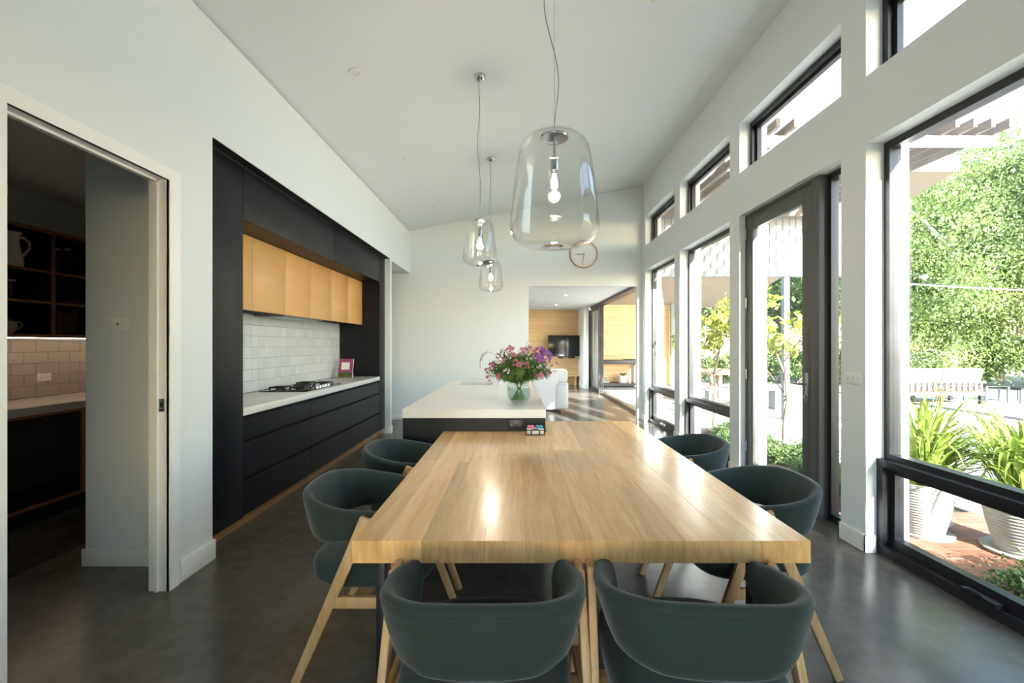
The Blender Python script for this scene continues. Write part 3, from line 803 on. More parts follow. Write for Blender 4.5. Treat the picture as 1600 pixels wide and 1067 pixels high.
for i, ((x, y), a, lab) in enumerate(spots):
    c = chair if i == 0 else copy_tree(chair)
    c.location = (x, y, 0); c.rotation_euler = (0, 0, R(a)); c['label'] = lab

# ---------------------------------------------------------------- pendants
def pendant(x, y, ztop, wd, ht, label, wavy=0.03):
    r0 = wd/2
    t = thing('pendant_lamp', (x, y, zc(x)), label, 'pendant lamp', 'clear glass pendant lamps')
    zce = zc(x)
    MB().lathe([(0.0, zce+0.0), (0.05, zce-0.0), (0.05, zce-0.012), (0.035, zce-0.035), (0.012, zce-0.045), (0.0, zce-0.046)], 24, (x, y, 0)).build('ceiling_rose', 'chrome', t)
    prof = [(0.30, 1.0), (0.45, 0.992), (0.60, 0.972), (0.72, 0.93), (0.79, 0.87), (0.845, 0.76), (0.885, 0.64), (0.925, 0.50), (0.965, 0.36), (0.995, 0.24), (1.0, 0.19), (0.985, 0.14), (0.93, 0.085), (0.82, 0.045), (0.65, 0.02), (0.4, 0.006), (0.17, 0.0)]
    z0 = ztop-ht
    out = [(r*r0, z0+h*ht) for r, h in prof]
    inn = [((r*r0-0.003), z0+h*ht*0.985+0.004) for r, h in prof[::-1]]
    MB().lathe(out+inn, 48, (x, y, 0), closed=True).build('glass_shade', 'lamp_glass', t, angle=80)
    cr_ = 0.31*r0
    cap = MB().lathe([(0.0, ztop-0.004), (cr_, ztop-0.004), (cr_*1.04, ztop-0.010), (cr_, ztop-0.018), (cr_*0.3, ztop-0.024), (0.0, ztop-0.024)], 32, (x, y, 0)).build('cap_disc', 'chrome', t)
    MB().lathe([(0.0, z0+0.012), (0.16*r0, z0+0.012), (0.2*r0, z0+0.006), (0.16*r0, z0-0.002), (0.0, z0-0.002)], 24, (x, y, 0)).build('bottom_disc', 'chrome', t)
    zs = ztop-0.024
    MB().tube([(x, y, zs), (x, y, zs-0.17*ht)], 0.006, 8).build('stem', 'chrome', t)
    zk = zs-0.15*ht
    MB().lathe([(0.0, zk), (0.02, zk), (0.022, zk-0.01), (0.022, zk-0.075), (0.0, zk-0.076)], 20, (x, y, 0)).build('lamp_socket', 'chrome', t)
    zb_ = zk-0.076
    bl = MB().lathe([(0.012, zb_), (0.018, zb_-0.02), (0.026, zb_-0.05), (0.027, zb_-0.075), (0.018, zb_-0.1), (0.0, zb_-0.108)], 18, (x, y, 0)).build('bulb', 'lamp_glass', t)
    MB().tube([(x-0.006, y, zb_-0.015), (x-0.009, y, zb_-0.05), (x, y, zb_-0.085), (x+0.009, y, zb_-0.05), (x+0.006, y, zb_-0.015)], 0.0035, 6).build('filament', 'bulb_glow', bl)
    ld = bpy.data.lights.new('bulb_light', 'POINT'); ld.energy = 7; ld.color = (1, 0.89, 0.74); ld.shadow_soft_size = 0.03
    lo = bpy.data.objects.new('bulb_light', ld); COL.objects.link(lo); lo.parent = t; lo.location = (0, 0, zb_-0.05-zce)
    MB().tube([(x, y, zce-0.045), (x, y, ztop-0.004)], 0.0012, 5).build('steel_wire', 'steel', t)
    pts = []
    for k in range(41):
        s_ = k/40; a = wavy*math.sin(s_*math.pi)*math.sin(s_*8.5+0.6)
        pts.append((x-0.012*(1-s_)+a, y+0.4*a, zce-0.045+(ztop+0.03-zce+0.045)*s_))
    MB().tube(pts, 0.0026, 6).build('cord', 'steel', t)
pendant(0.206, 2.40, 2.49, 0.475, 0.60, 'large clear glass pendant lamp hanging over the dining table', 0.05)
pendant(-0.32, 3.99, 2.49, 0.30, 0.42, 'small clear glass pendant lamp over the island end near the dining table', 0.015)
pendant(-0.32, 5.75, 2.45, 0.31, 0.40, 'small clear glass pendant lamp over the island sink', 0.012)

# downlights
SLA = math.atan(SL)
for i, (x, y) in enumerate(((-1.30, 3.62), (-1.30, 5.35), (-1.30, 7.15), (1.06, 3.45), (1.30, 6.05))):
    t = thing('downlight', (x, y, zc(x)), ['round ceiling downlight above the kitchen drawers near the pantry', 'round ceiling downlight above the cooktop aisle', 'round ceiling downlight above the hall end of the kitchen', 'round ceiling downlight above the window side chairs', 'round ceiling downlight towards the clock wall'][i], 'downlight', 'ceiling downlights')
    t.rotation_euler = (0, -SLA, 0)
    MB().lathe([(0.034, -0.001), (0.05, -0.001), (0.05, -0.006), (0.036, -0.010), (0.034, -0.008)], 28, closed=True).build('ring', 'trim_paint', t, world=False)
    MB().lathe([(0.0, -0.001), (0.034, -0.001), (0.034, -0.006), (0.0, -0.006)], 24).build('lens', 'led_off', t, world=False)

# clock
t = thing('wall_clock', (1.24, YF, 2.77), 'round white wall clock with thin timber rim', 'clock')
def disc_y(mb, prof, n, x, z, y0):
    m_ = len(prof)
    vs = [(x+r*math.cos(2*math.pi*k/n), y0-d, z+r*math.sin(2*math.pi*k/n)) for r, d in prof for k in range(n)]
    fs = [(i*n+k, i*n+(k+1) % n, (i+1)*n+(k+1) % n, (i+1)*n+k) for i in range(m_-1) for k in range(n)]
    fs += [tuple(range(n)), tuple(range((m_-1)*n, m_*n))]
    return mb.add(vs, fs)
dial = disc_y(MB(), [(0.235, 0.0), (0.235, 0.02), (0.232, 0.021)], 48, 1.24, 3.02, YF).build('dial', 'clock_face', t)
mb = MB(); n = 48
prof = [(0.236, 0.0), (0.252, 0.0), (0.252, 0.035), (0.236, 0.035)]
vs = [(1.24+r*math.cos(2*math.pi*k/n), YF-d, 3.02+r*math.sin(2*math.pi*k/n)) for r, d in prof for k in range(n)]
mb.add(vs, [(i*n+k, i*n+(k+1) % n, ((i+1) % 4)*n+(k+1) % n, ((i+1) % 4)*n+k) for i in range(4) for k in range(n)]).build('rim', 'clock_rim', t)
MB().bar((1.26, YF-0.026, 3.02), (1.10, YF-0.026, 3.022), 0.012, 0.004, up=(0, 1, 0)).build('hour_hand', 'hand_grey', t)
MB().bar((1.242, YF-0.030, 3.045), (1.215, YF-0.030, 2.83), 0.009, 0.004, up=(0, 1, 0)).build('minute_hand', 'hand_grey', t)
for k in range(12):
    a = k*math.pi/6
    MB().bar((1.24+0.19*math.sin(a), YF-0.022, 3.02+0.19*math.cos(a)), (1.24+0.215*math.sin(a), YF-0.022, 3.02+0.215*math.cos(a)), 0.006, 0.003, up=(0, 1, 0)).build('hour_mark', 'hand_grey', dial)

# ---------------------------------------------------------------- vase and bouquet
VX, VY, VZ = 0.026, 3.70, 0.90
t = thing('glass_vase', (VX, VY, VZ), 'rounded clear glass vase of flower stems on the island', 'vase')
prof = [(0.0, 0.002), (0.05, 0.002), (0.078, 0.012), (0.095, 0.04), (0.099, 0.08), (0.098, 0.14), (0.095, 0.19), (0.096, 0.2)]
inn = [(r-0.004, z+0.003) for r, z in prof[:0:-1]] + [(0.0, 0.008)]
MB().lathe([(r, VZ+z) for r, z in prof+inn], 40, (VX, VY, 0)).build('glass_body', 'vase_glass', t, angle=70)
MB().lathe([(0.0, VZ+0.010), (0.048, VZ+0.010), (0.073, VZ+0.018), (0.089, VZ+0.044), (0.0935, VZ+0.08), (0.093, VZ+0.12), (0.0, VZ+0.12)], 36, (VX, VY, 0)).build('water', 'water', t, angle=70)
rr = random.Random(21)
def petal(mb, c, d, up, ln, wd, curl):
    d = Vector(d).normalized(); s_ = d.cross(Vector(up)).normalized(); c = Vector(c); n_ = s_.cross(d)
    p = [c, c+d*ln*0.5+s_*wd/2+n_*curl*0.4, c+d*ln+n_*curl, c+d*ln*0.5-s_*wd/2+n_*curl*0.4, c+d*ln*0.5+n_*curl*0.15]
    mb.add(p, [(0, 1, 4), (1, 2, 4), (2, 3, 4), (3, 0, 4)])
def bloom_lily(seed, r_=0.036):
    q = random.Random(seed); mb = MB()
    for k in range(6):
        a = k*math.pi/3+q.uniform(-.15, .15); el = 0.55 if k % 2 else 0.8
        petal(mb, (0, 0, 0), (math.cos(a)*math.cos(el), math.sin(a)*math.cos(el), math.sin(el)), (0, 0, 1), r_*q.uniform(.95, 1.15), r_*0.62, -r_*0.12)
    return mb.mesh('bloom', 'petal_pink', recenter=False, angle=180)[0]
def bloom_cluster(seed, mname, R_, n, s_):
    q = random.Random(seed); mb = MB()
    for _ in range(n):
        v = Vector((q.gauss(0, 1), q.gauss(0, 1), q.gauss(0.5, 1))).normalized()*R_*q.uniform(.75, 1.05)
        u = v.normalized()
        for k in range(4):
            a = k*math.pi/2+q.random()
            o_ = u.orthogonal().normalized(); b2 = u.cross(o_)
            petal(mb, v, o_*math.cos(a)+b2*math.sin(a)+u*0.4, u, s_*q.uniform(.8, 1.2), s_*0.8, 0.002)
    return mb.mesh('bloom', mname, recenter=False, angle=180)[0]
def leaf_sprig(seed, n, ln, wd, length):
    q = random.Random(seed); mb = MB()
    for k in range(n):
        z = -length*k/n; a = k*2.4+q.uniform(-.4, .4); el = q.uniform(.1, .7)
        petal(mb, (0, 0, z), (math.cos(a)*math.cos(el), math.sin(a)*math.cos(el), math.sin(el)), (0, 0, 1), ln*q.uniform(.7, 1.2), wd, -0.01)
    return mb.mesh('leaf', 'leaf_bouquet', recenter=False, angle=180)[0]
lil = [bloom_lily(i) for i in range(3)]
clu = [bloom_cluster(5, 'petal_purple', 0.04, 34, 0.02)]
wht = [bloom_cluster(8, 'petal_white', 0.022, 10, 0.012), bloom_cluster(9, 'petal_pink', 0.026, 12, 0.014)]
spr = [leaf_sprig(i, 22, 0.06, 0.02, 0.2) for i in range(3)]
spr2 = leaf_sprig(9, 34, 0.042, 0.018, 0.22)
def flower(head, kind, mesh_, label, group, leaves=True):
    hx, hy, hz = head
    base = Vector((VX-0.05*hx/0.3+rr.uniform(-.02, .02), VY-0.05*hy/0.25+rr.uniform(-.02, .02), VZ+0.016))
    neck = Vector((VX+hx*0.16, VY+hy*0.16, VZ+0.19))
    tip = Vector((VX+hx, VY+hy, hz))
    f = thing(kind, base, label, 'flower' if kind != 'foliage_sprig' else 'foliage', group)
    mid = neck.lerp(tip, 0.5)+Vector((0, 0, 0.02))
    MB().tube([base, base.lerp(neck, 0.5), neck, mid, tip], [0.003, 0.003, 0.0028, 0.0022, 0.0016], 5).build('stem', 'stem_green', f)
    d = (tip-mid).normalized()
    rot = d.to_track_quat('Z', 'Y').to_euler()
    inst('bloom' if kind != 'foliage_sprig' else 'leaves', mesh_, f, tip, rot)
    if leaves:
        inst('leaf', rr.choice(spr), f, mid.lerp(tip, 0.55), (tip-neck).to_track_quat('Z', 'Y').to_euler())
    return f
def dome(a, rad, zt):
    return (rad*math.cos(a), rad*0.85*math.sin(a), zt)
for k in range(12):
    a = -2.6+k*0.19*2.2; rad = rr.uniform(0.09, 0.27); z = 1.36-rad*rad*3.2+rr.uniform(-.03, .02)
    flower(dome(a, rad, z), 'pink_flower', lil[k % 3], 'pink trumpet flower in the glass vase bouquet', 'pink trumpet flowers in the vase')
for hx, hy, hz in ((-0.20, -0.10, 1.20), (-0.12, -0.16, 1.24), (0.0, -0.19, 1.21), (0.03, -0.17, 1.30), (0.24, -0.02, 1.23), (0.30, -0.06, 1.22), (-0.05, -0.14, 1.28)):
    flower((hx, hy, hz), 'pink_flower', rr.choice(lil), 'pink trumpet flower in the glass vase bouquet', 'pink trumpet flowers in the vase')
for hx, hy, hz in ((0.15, -0.12, 1.26), (0.17, -0.05, 1.31), (0.22, -0.1, 1.28)):
    flower((hx, hy, hz), 'purple_flower', clu[0], 'deep purple clustered flower on the window side of the bouquet', 'purple clustered flowers in the vase')
for k in range(36):
    a = k*2.399; rad = 0.05+0.25*math.sqrt((k+.5)/36); z = 1.37-rad*rad*2.6+rr.uniform(-.05, .02)
    flower(dome(a, rad, z), 'filler_flower', wht[k % 2], 'small pale filler flower in the glass vase bouquet', 'pale filler flowers in the vase', leaves=k % 2 == 0)
for k in range(40):
    a = k*2.399+1; rad = 0.06+0.22*math.sqrt((k+.5)/40); z = max(1.14, 1.36-rad*rad*2.4+rr.uniform(-.12, .02))
    flower(dome(a, rad, z), 'foliage_sprig', spr2 if k % 2 else spr[k % 3], 'dark green leaf sprig in the glass vase bouquet', 'leaf sprigs in the vase', leaves=True)

# ---------------------------------------------------------------- pantry
PX, PB = -3.665, -4.30
t = thing('pantry_cabinet', (-3.98, 3.6, 0), 'oak framed black under-bench pantry cabinet with wire shelves', 'cabinet')
box('kickboard', 'shadow_black', (PB, PX-0.03, 2.4, 5.28, 0, 0.12), t)
mb = MB()
mb.box(PB, PX, 2.4, 5.28, 0.12, 0.145); mb.box(PB, PX, 2.4, 5.28, 0.815, 0.836)
for y in (2.4, 3.78, 5.26): mb.box(PB, PX, y, y+0.05 if y > 3 and y < 5 else y+0.02, 0.145, 0.815)
mb.build('oak_carcass', 'oak_shelf', t, smooth=False)
box('back_panel', 'shadow_black', (PB+0.001, PB+0.015, 2.42, 5.26, 0.145, 0.815), t)
for z in (0.24, 0.52):
    mb = MB()
    for x in [PB+0.06+0.05*k for k in range(11)]: mb.tube([(x, 2.43, z), (x, 3.77, z)], 0.003, 5)
    for y in (2.43, 3.1, 3.76): mb.tube([(PB+0.06, y, z-0.006), (PX-0.06, y, z-0.006)], 0.005, 5)
    mb.tube([(PX-0.06, 2.43, z+0.04), (PX-0.06, 3.77, z+0.04)], 0.004, 6)
    mb.build('wire_shelf', 'chrome', t)
mb = MB()
mb.box(PB+0.016, PX-0.02, 2.421, 3.779, 0.1455, 0.148); mb.box(PB+0.016, PX-0.02, 3.776, 3.7795, 0.148, 0.814); mb.box(PB+0.016, PX-0.02, 2.4205, 2.424, 0.148, 0.814); mb.box(PB+0.016, PX-0.02, 2.424, 3.776, 0.812, 0.8145)
mb.build('black_liner', 'shadow_black', t, smooth=False)
glassy('smoked_glass', (0.22, 0.22, 0.22, 1), 1.5)
box('glass_door', 'smoked_glass', (PX-0.012, PX-0.006, 2.44, 3.77, 0.15, 0.81), t)
rr = random.Random(5)
for k, (y, z) in enumerate(((3.28, 0.245), (3.45, 0.245), (3.6, 0.245), (3.3, 0.525), (3.5, 0.525), (3.65, 0.525))):
    h_ = (0.10, 0.12, 0.08, 0.14, 0.16, 0.12)[k]
    if k % 2:
        o = thing('food_box', (-3.82, y, z-0.0), 'small food carton on %s wire shelf of the pantry cabinet%s' % ('the lower' if z < .4 else 'the upper', '' if k == 1 else (' by the bowl' if k == 3 else ' at the upright')), 'carton', 'cartons in the pantry cabinet')
        MB().box(-3.86, -3.78, y-0.05, y+0.05, z-0.001, z+h_).build('carton', 'food_beige', o, bevel=0.003)
    else:
        o = thing('pantry_bowl', (-3.82, y, z), ['pale bowl on lower wire shelf of the pantry cabinet, away from the upright', '', 'pale bowl on lower wire shelf of pantry cabinet, next to the oak upright', '', 'pale bowl on upper wire shelf of the pantry cabinet', ''][k], 'bowl', 'bowls in the pantry cabinet')
        MB().lathe([(0.03, z-0.001), (0.06, z+0.03), (0.075, z+0.07), (0.07, z+0.07), (0.05, z+0.03), (0.0, z+0.012)], 20, (-3.82, y, 0)).build('bowl', 'ceramic', o)
t = MB().box(PB, PX+0.02, 2.4, 5.28, 0.838, 0.90).build('pantry_bench', 'stone_white', bevel=0.003)
tag(t, 'pale stone bench inside the pantry', 'benchtop')
# pantry tiles
sb = struct(box('wall_pantry_splashback', 'grout', (PB, PB+0.012, 2.4, 5.28, 0.901, 1.41)), 'horizontal subway tile splashback in the pantry', 'splashback')
pt_me, _ = MB().box(-0.004, 0.004, -0.0985, 0.0985, -0.0485, 0.0485).mesh('tile', 'pantry_tile', bevel=0.0015, seg=1, recenter=False)
for r_ in range(5):
    for c in range(9):
        inst('tile', pt_me, sb, (PB+0.0145, 3.3+c*0.2+(0.1 if r_ % 2 else 0), 0.953+r_*0.1))
t = plate('wall_outlet', (PB+0.0185, PB+0.027, 4.00, 4.12, 1.04, 1.11), 'white double power outlet on pantry tiles', face='+X', dots=2)
# shelves
SXF = -3.95
t = thing('pantry_shelf_unit', (-4.13, 3.7, 1.43), 'dark open pantry shelves with oak edges and light strip below', 'shelf unit')
box('back_panel', 'shadow_black', (PB, PB+0.012, 2.4, 5.28, 1.43, 2.34), t)
mb = MB()
for z0, z1 in ((1.43, 1.458), (2.31, 2.34)): mb.box(PB+0.013, SXF, 2.4, 5.28, z0, z1)
for y in (2.4, 3.0, 3.815, 4.62, 5.25): mb.box(PB+0.013, SXF, y, y+0.03, 1.458, 2.31)
mb.build('oak_frame', 'oak_shelf', t, smooth=False)
SHZ = (1.715, 1.975)
for ya, yb_ in ((2.43, 3.0), (3.03, 3.815), (3.845, 4.62), (4.65, 5.25)):
    for z in SHZ:
        box('shelf_board', 'shadow_black', (PB+0.013, SXF-0.02, ya, yb_, z, z+0.018), t)
        box('shelf_edge', 'oak_shelf', (SXF-0.02, SXF-0.004, ya, yb_, z, z+0.018), t)
    mbq = MB(); mbq.box(PB+0.0125, SXF-0.006, ya, ya+0.002, 1.459, 2.309); mbq.box(PB+0.0125, SXF-0.006, yb_-0.002, yb_, 1.459, 2.309); mbq.box(PB+0.0125, SXF-0.006, ya+0.002, yb_-0.002, 2.307, 2.3095)
    mbq.build('liner', 'shadow_black', t, smooth=False)
box('light_strip', 'led_strip', (SXF-0.10, SXF-0.09, 2.5, 5.2, 1.424, 1.43), t)
# items on the shelves
z1 = SHZ[1]+0.018; z2 = SHZ[0]+0.018; z3 = 1.458
t = thing('ceramic_jug', (-4.08, 3.60, z1), 'large cream ceramic jug on the top pantry shelf', 'jug')
MB().lathe([(0.0, z1), (0.082, z1), (0.09, z1+0.01), (0.088, z1+0.06), (0.07, z1+0.16), (0.062, z1+0.22), (0.068, z1+0.265), (0.078, z1+0.285), (0.072, z1+0.285), (0.058, z1+0.22), (0.0, z1+0.2)], 28, (-4.08, 3.60, 0)).build('jug_body', 'ceramic', t)
MB().tube([(-4.08, 3.66, z1 +0.25), (-4.08, 3.71, z1 +0.262), (-4.08, 3.755, z1 +0.235), (-4.08, 3.76, z1 +0.19), (-4.08, 3.725, z1 +0.13), (-4.08, 3.685, z1 +0.09)], 0.011, 8).build('handle', 'ceramic', t)
def jar(x, y, z, r_, h_, label, lid='steel'):
    t = thing('glass_jar', (x, y, z), label, 'jar', 'glass jars on the pantry shelves')
    MB().lathe([(0.0, z), (r_, z), (r_, z+h_*0.85), (r_*0.7, z+h_*0.95), (r_*0.7, z+h_), (r_*0.64, z+h_), (r_*0.64, z+h_*0.93), (r_*0.93, z+h_*0.83), (r_*0.93, z+0.006), (0.0, z+0.006)], 20, (x, y, 0)).build('glass_body', 'jar_glass', t)
    MB().lathe([(0.0, z+h_), (r_*0.72, z+h_), (r_*0.74, z+h_+0.015), (0.0, z+h_+0.018)], 20, (x, y, 0)).build('lid', lid, t)
jar(-4.08, 3.62, z2, 0.04, 0.15, 'tall glass jar on the pantry shelf under the cream jug')
jar(-4.08, 3.49, z2, 0.055, 0.10, 'short glass jar beside the tall jar under the cream jug')
jar(-4.05, 3.95, z1, 0.035, 0.21, 'slim glass canister on the pantry shelf across the oak upright from the jug')
jar(-4.05, 4.04, z1, 0.035, 0.23, 'tallest slim glass canister across the oak upright from the jug')
t = thing('teapot', (-4.10, 3.50+0.09, z3), 'black and white patterned teapot on bottom pantry shelf', 'teapot')
MB().lathe([(0.0, z3), (0.045, z3), (0.068, z3+0.025), (0.078, z3+0.06), (0.066, z3+0.098), (0.035, z3+0.118), (0.0, z3+0.122)], 24, (-4.10, 3.50+0.09, 0)).build('pot_body', 'ceramic_pattern', t)
MB().lathe([(0.03, z3+0.119), (0.02, z3+0.128), (0.012, z3+0.135), (0.014, z3+0.145), (0.0, z3+0.152)], 14, (-4.10, 3.50+0.09, 0)).build('lid', 'ceramic_pattern', t)
MB().tube([(-4.10, 3.56+0.09, z3+0.09), (-4.10, 3.61+0.09, z3+0.1), (-4.10, 3.63+0.09, z3+0.075), (-4.10, 3.61+0.09, z3+0.045), (-4.10, 3.57+0.09, z3+0.035)], 0.007, 8).build('handle', 'ceramic_pattern', t)
MB().tube([(-4.10, 3.44+0.09, z3+0.04), (-4.10, 3.40+0.09, z3+0.06), (-4.10, 3.37+0.09, z3+0.1)], [0.016, 0.011, 0.008], 10).build('spout', 'ceramic_pattern', t)
y = 3.86
for k in range(4):
    w_ = (0.07, 0.05, 0.08, 0.05)[k]; h_ = (0.19, 0.21, 0.195, 0.205)[k]
    tag(box('cook_book', 'book_dark', (-4.22, -4.02, y, y+w_-0.003, z3, z3+h_), bevel=0.003), ['brown cook book against the oak upright on bottom pantry shelf', 'narrow dark cook book, second from the oak upright in pantry', 'thick brown cook book, third from the oak upright in pantry', 'narrow cook book, fourth from the oak upright in pantry'][k], 'book', 'cook books on the bottom pantry shelf')
    y += w_
t = thing('serving_tray', (-4.08, 4.12, z2), 'shallow wooden serving tray on middle pantry shelf', 'tray')
mb = MB(); mb.box(-4.2, -3.98, 3.95, 4.35, z2, z2+0.008); mb.box(-4.2, -4.19, 3.95, 4.35, z2+0.008, z2+0.04); mb.box(-3.99, -3.98, 3.95, 4.35, z2+0.008, z2+0.04); mb.box(-4.19, -3.99, 3.95, 3.96, z2+0.008, z2+0.04); mb.box(-4.19, -3.99, 4.34, 4.35, z2+0.008, z2+0.04)
mb.build('tray_body', 'book_dark', t, smooth=False)

# ---------------------------------------------------------------- living room beyond
LZ = 2.53; LY = 15.1
mb = MB()
for a, b_, c, d in holes(YF+0.12, LY+0.15, 0, LZ, [(9.4, 14.2, 0.0, 2.4)]): mb.box(-3.1, -3.0, a, b_, c, d)
wl = thing('window_9', (-3.05, 11.8, 0), 'wide black framed window added on the living room side wall for light', 'window', kind='structure')  # out of view; added so daylight brightens the living room ceiling
fr = MB()
for ya, yb_, za, zb2 in ((9.4, 9.46, 0, 2.4), (14.14, 14.2, 0, 2.4), (11.77, 11.83, 0, 2.4), (9.46, 14.14, 0, 0.06), (9.46, 14.14, 2.34, 2.4)): fr.box(-3.08, -3.02, ya, yb_, za, zb2)
fr.build('window_frame', 'black_frame', wl, smooth=False)
for ya, yb_ in ((9.46, 11.77), (11.83, 14.14)): box('pane', 'window_glass', (-3.053, -3.047, ya, yb_, 0.06, 2.34), wl)
struct(mb.build('wall_living_left', 'wall_paint', smooth=False), 'white side wall of the living room')
struct(box('ceiling_living', 'ceiling_paint', (-3.1, 2.55, YF+0.12, LY+0.2, LZ, LZ+0.2)), 'flat white living room ceiling', 'ceiling')
wt = thing('wall_living', (0, LY, 0), 'honey timber boarded end wall behind the television', 'wall', kind='structure')
box('wall_backing', 'shadow_black', (-3.0, 2.55, LY+0.022, LY+0.12, 0, LZ), wt)
bme, bo = MB().box(-2.56, 2.56, -0.01, 0.01, 0, 0.250).mesh('board', 'cedar_board', bevel=0.003, seg=1, recenter=False)
for k in range(10): inst('board', bme, wt, (-0.46, LY+0.01, 0.005+k*0.2525))
struct(box('wall_living_nib', 'wall_paint', (2.10, 2.25, 13.85, LY-0.002, 0, LZ)), 'short white wall beside the television')
base('baseboard_nib_living', (2.086, 2.10, 13.85, LY-0.002, 0, 0.1), 'white baseboard on short wall beside television')
# sliding door system
sd = thing('door_2', (2.40, 11, 0), 'open black stacking sliding doors between living room and deck', 'door', kind='structure')
box('head_track', 'black_frame', (2.30, 2.50, YF+0.125, 13.84, LZ-0.06, LZ-0.002), sd)
for k in range(3): box('floor_track', 'black_frame', (2.315+k*0.06, 2.345+k*0.06, YF+0.125, 13.84, 0.0, 0.012), sd)
for k in range(3):
    x = 2.315+k*0.06
    mb = MB(); ya, yb_ = 12.5+k*0.05, 13.78
    mb.box(x, x+0.035, ya, ya+0.09, 0.014, LZ-0.062); mb.box(x, x+0.035, yb_-0.09, yb_, 0.014, LZ-0.062)
    mb.box(x, x+0.035, ya+0.09, yb_-0.09, 0.014, 0.12); mb.box(x, x+0.035, ya+0.09, yb_-0.09, LZ-0.16, LZ-0.062)
    mb.build('sliding_leaf', 'black_frame', sd, smooth=False)
    box('pane', 'window_glass', (x+0.014, x+0.02, ya+0.09, yb_-0.09, 0.12, LZ-0.16), sd)
MB().lathe([(0.0, 0), (0.03, 0), (0.03, 0.012), (0, 0.013)], 16).build('pull', 'steel', sd)
bpy.data.objects[-1] if False else None
p = [o for o in sd.children if o.name.startswith('pull')][0]; p.location = Vector((2.315, 12.545, 1.05))-sd.location; p.rotation_euler = (0, R(-90), 0)
for i, (x, y) in enumerate(((1.17, 10.5), (1.17, 13.0), (-0.9, 10.5), (-0.9, 13.0))):
    t = thing('living_downlight', (x, y, LZ), ['lit round downlight in living ceiling above the sofa end by the sliding doors', 'lit round downlight in living ceiling in front of the television', 'lit round downlight in living ceiling above the far sofa end', 'lit round downlight in living ceiling by the added side window'][i], 'downlight', 'living room downlights')
    MB().lathe([(0.034, -0.0005), (0.05, -0.0005), (0.05, -0.005), (0.036, -0.009), (0.034, -0.007)], 24, closed=True).build('ring', 'trim_paint', t, world=False)
    MB().lathe([(0.0, -0.001), (0.034, -0.001), (0.034, -0.006), (0.0, -0.006)], 20).build('lens', 'downlight_glow', t, world=False)
    ld = bpy.data.lights.new('downlight_lamp', 'SPOT'); ld.energy = 70; ld.color = (1, 0.95, 0.88); ld.spot_size = R(130); ld.spot_blend = 0.8; ld.shadow_soft_size = 0.04
    lo = bpy.data.objects.new('downlight_lamp', ld); COL.objects.link(lo); lo.parent = t; lo.location = (0, 0, -0.02)
# television
t = thing('television', (1.62, 14.75, 0.95), 'large black flat television angled on a wall bracket', 'television')
def rotbox(mb, c, hx, hy, hz, a):
    ca, sa = math.cos(a), math.sin(a)
    vs = [(c[0]+ca*x-sa*y, c[1]+sa*x+ca*y, c[2]+z) for z in (-hz, hz) for y in (-hy, hy) for x in (-hx, hx)]
    return mb.add(vs, [(0, 2, 3, 1), (4, 5, 7, 6), (0, 1, 5, 4), (2, 6, 7, 3), (0, 4, 6, 2), (1, 3, 7, 5)])
rotbox(MB(), (1.59, 14.72, 1.335), 0.535, 0.025, 0.345, R(6)).build('screen', 'tv_screen', t, bevel=0.006)
rotbox(MB(), (1.66, 14.72, 0.955), 0.28, 0.035, 0.03, R(6)).build('sound_bar', 'black_gloss', t, bevel=0.006)
MB().bar((1.59, 14.74, 1.33), (1.52, LY-0.03, 1.33), 0.08, 0.12).build('bracket', 'black_steel', t)
t = thing('timber_bench', (1.2, 14.9, 0), 'low floating timber bench under the television', 'bench')
box('bench_top', 'cedar_board', (-1.5, 2.09, 14.72, LY-0.001, 0.33, 0.375), t); 
for x in (-1.45, 0.4, 1.95): box('support', 'cedar_board', (x, x+0.05, 14.78, LY-0.001, 0, 0.33), t)
# sofa
t = thing('leather_sofa', (0.2, 9.5, 0), 'white leather sofa with its back to the kitchen', 'sofa')
box('base', 'white_leather', (-1.0, 1.05, 9.02, 9.95, 0.06, 0.42), t, bevel=0.03)
box('back', 'white_leather', (-0.98, 0.86, 9.0, 9.24, 0.07, 0.86), t, bevel=0.05)
box('arm', 'white_leather', (0.84, 1.06, 9.01, 9.95, 0.07, 0.62), t, bevel=0.04)
box('arm', 'white_leather', (-1.2, -0.98, 9.01, 9.95, 0.07, 0.62), t, bevel=0.04)
box('corner_panel', 'white_leather', (0.80, 1.045, 8.985, 9.24, 0.08, 0.58), t, bevel=0.03)
box('headrest', 'white_leather', (0.0, 1.05, 9.02, 9.30, 0.6, 0.875), t, bevel=0.06)
for a, b_ in ((-0.97, -0.07), (-0.06, 0.83)): box('seat_cushion', 'white_leather', (a, b_, 9.25, 9.95, 0.42, 0.55), t, bevel=0.04)
for x, y in ((0.93, 9.08), (-1.1, 9.08), (0.93, 9.86), (-1.1, 9.86)): MB().lathe([(0.03, 0), (0.04, 0.07)], 12, (x, y, 0)).build('foot', 'copper', t)

# ---------------------------------------------------------------- alfresco wing (outside, beyond the end wall)
struct(box('floor_alfresco', 'alfresco_tile', (XO+0.001, 9.2, YF-0.3, 15.3, -0.12, -0.012)), 'pale paved alfresco floor', 'floor')
wt = thing('wall_alfresco', (3.93, LY, 0), 'honey timber boarded wall at the end of the alfresco', 'wall', kind='structure')
box('wall_backing', 'shadow_black', (2.56, 5.3, LY+0.022, LY+0.12, 0, 2.75), wt)
bme2, _ = MB().box(-1.36, 1.36, -0.01, 0.01, 0, 0.250).mesh('board', 'cedar_board', bevel=0.003, seg=1, recenter=False)
for k in range(11): inst('board', bme2, wt, (3.93, LY+0.01, 0.005+k*0.2525))
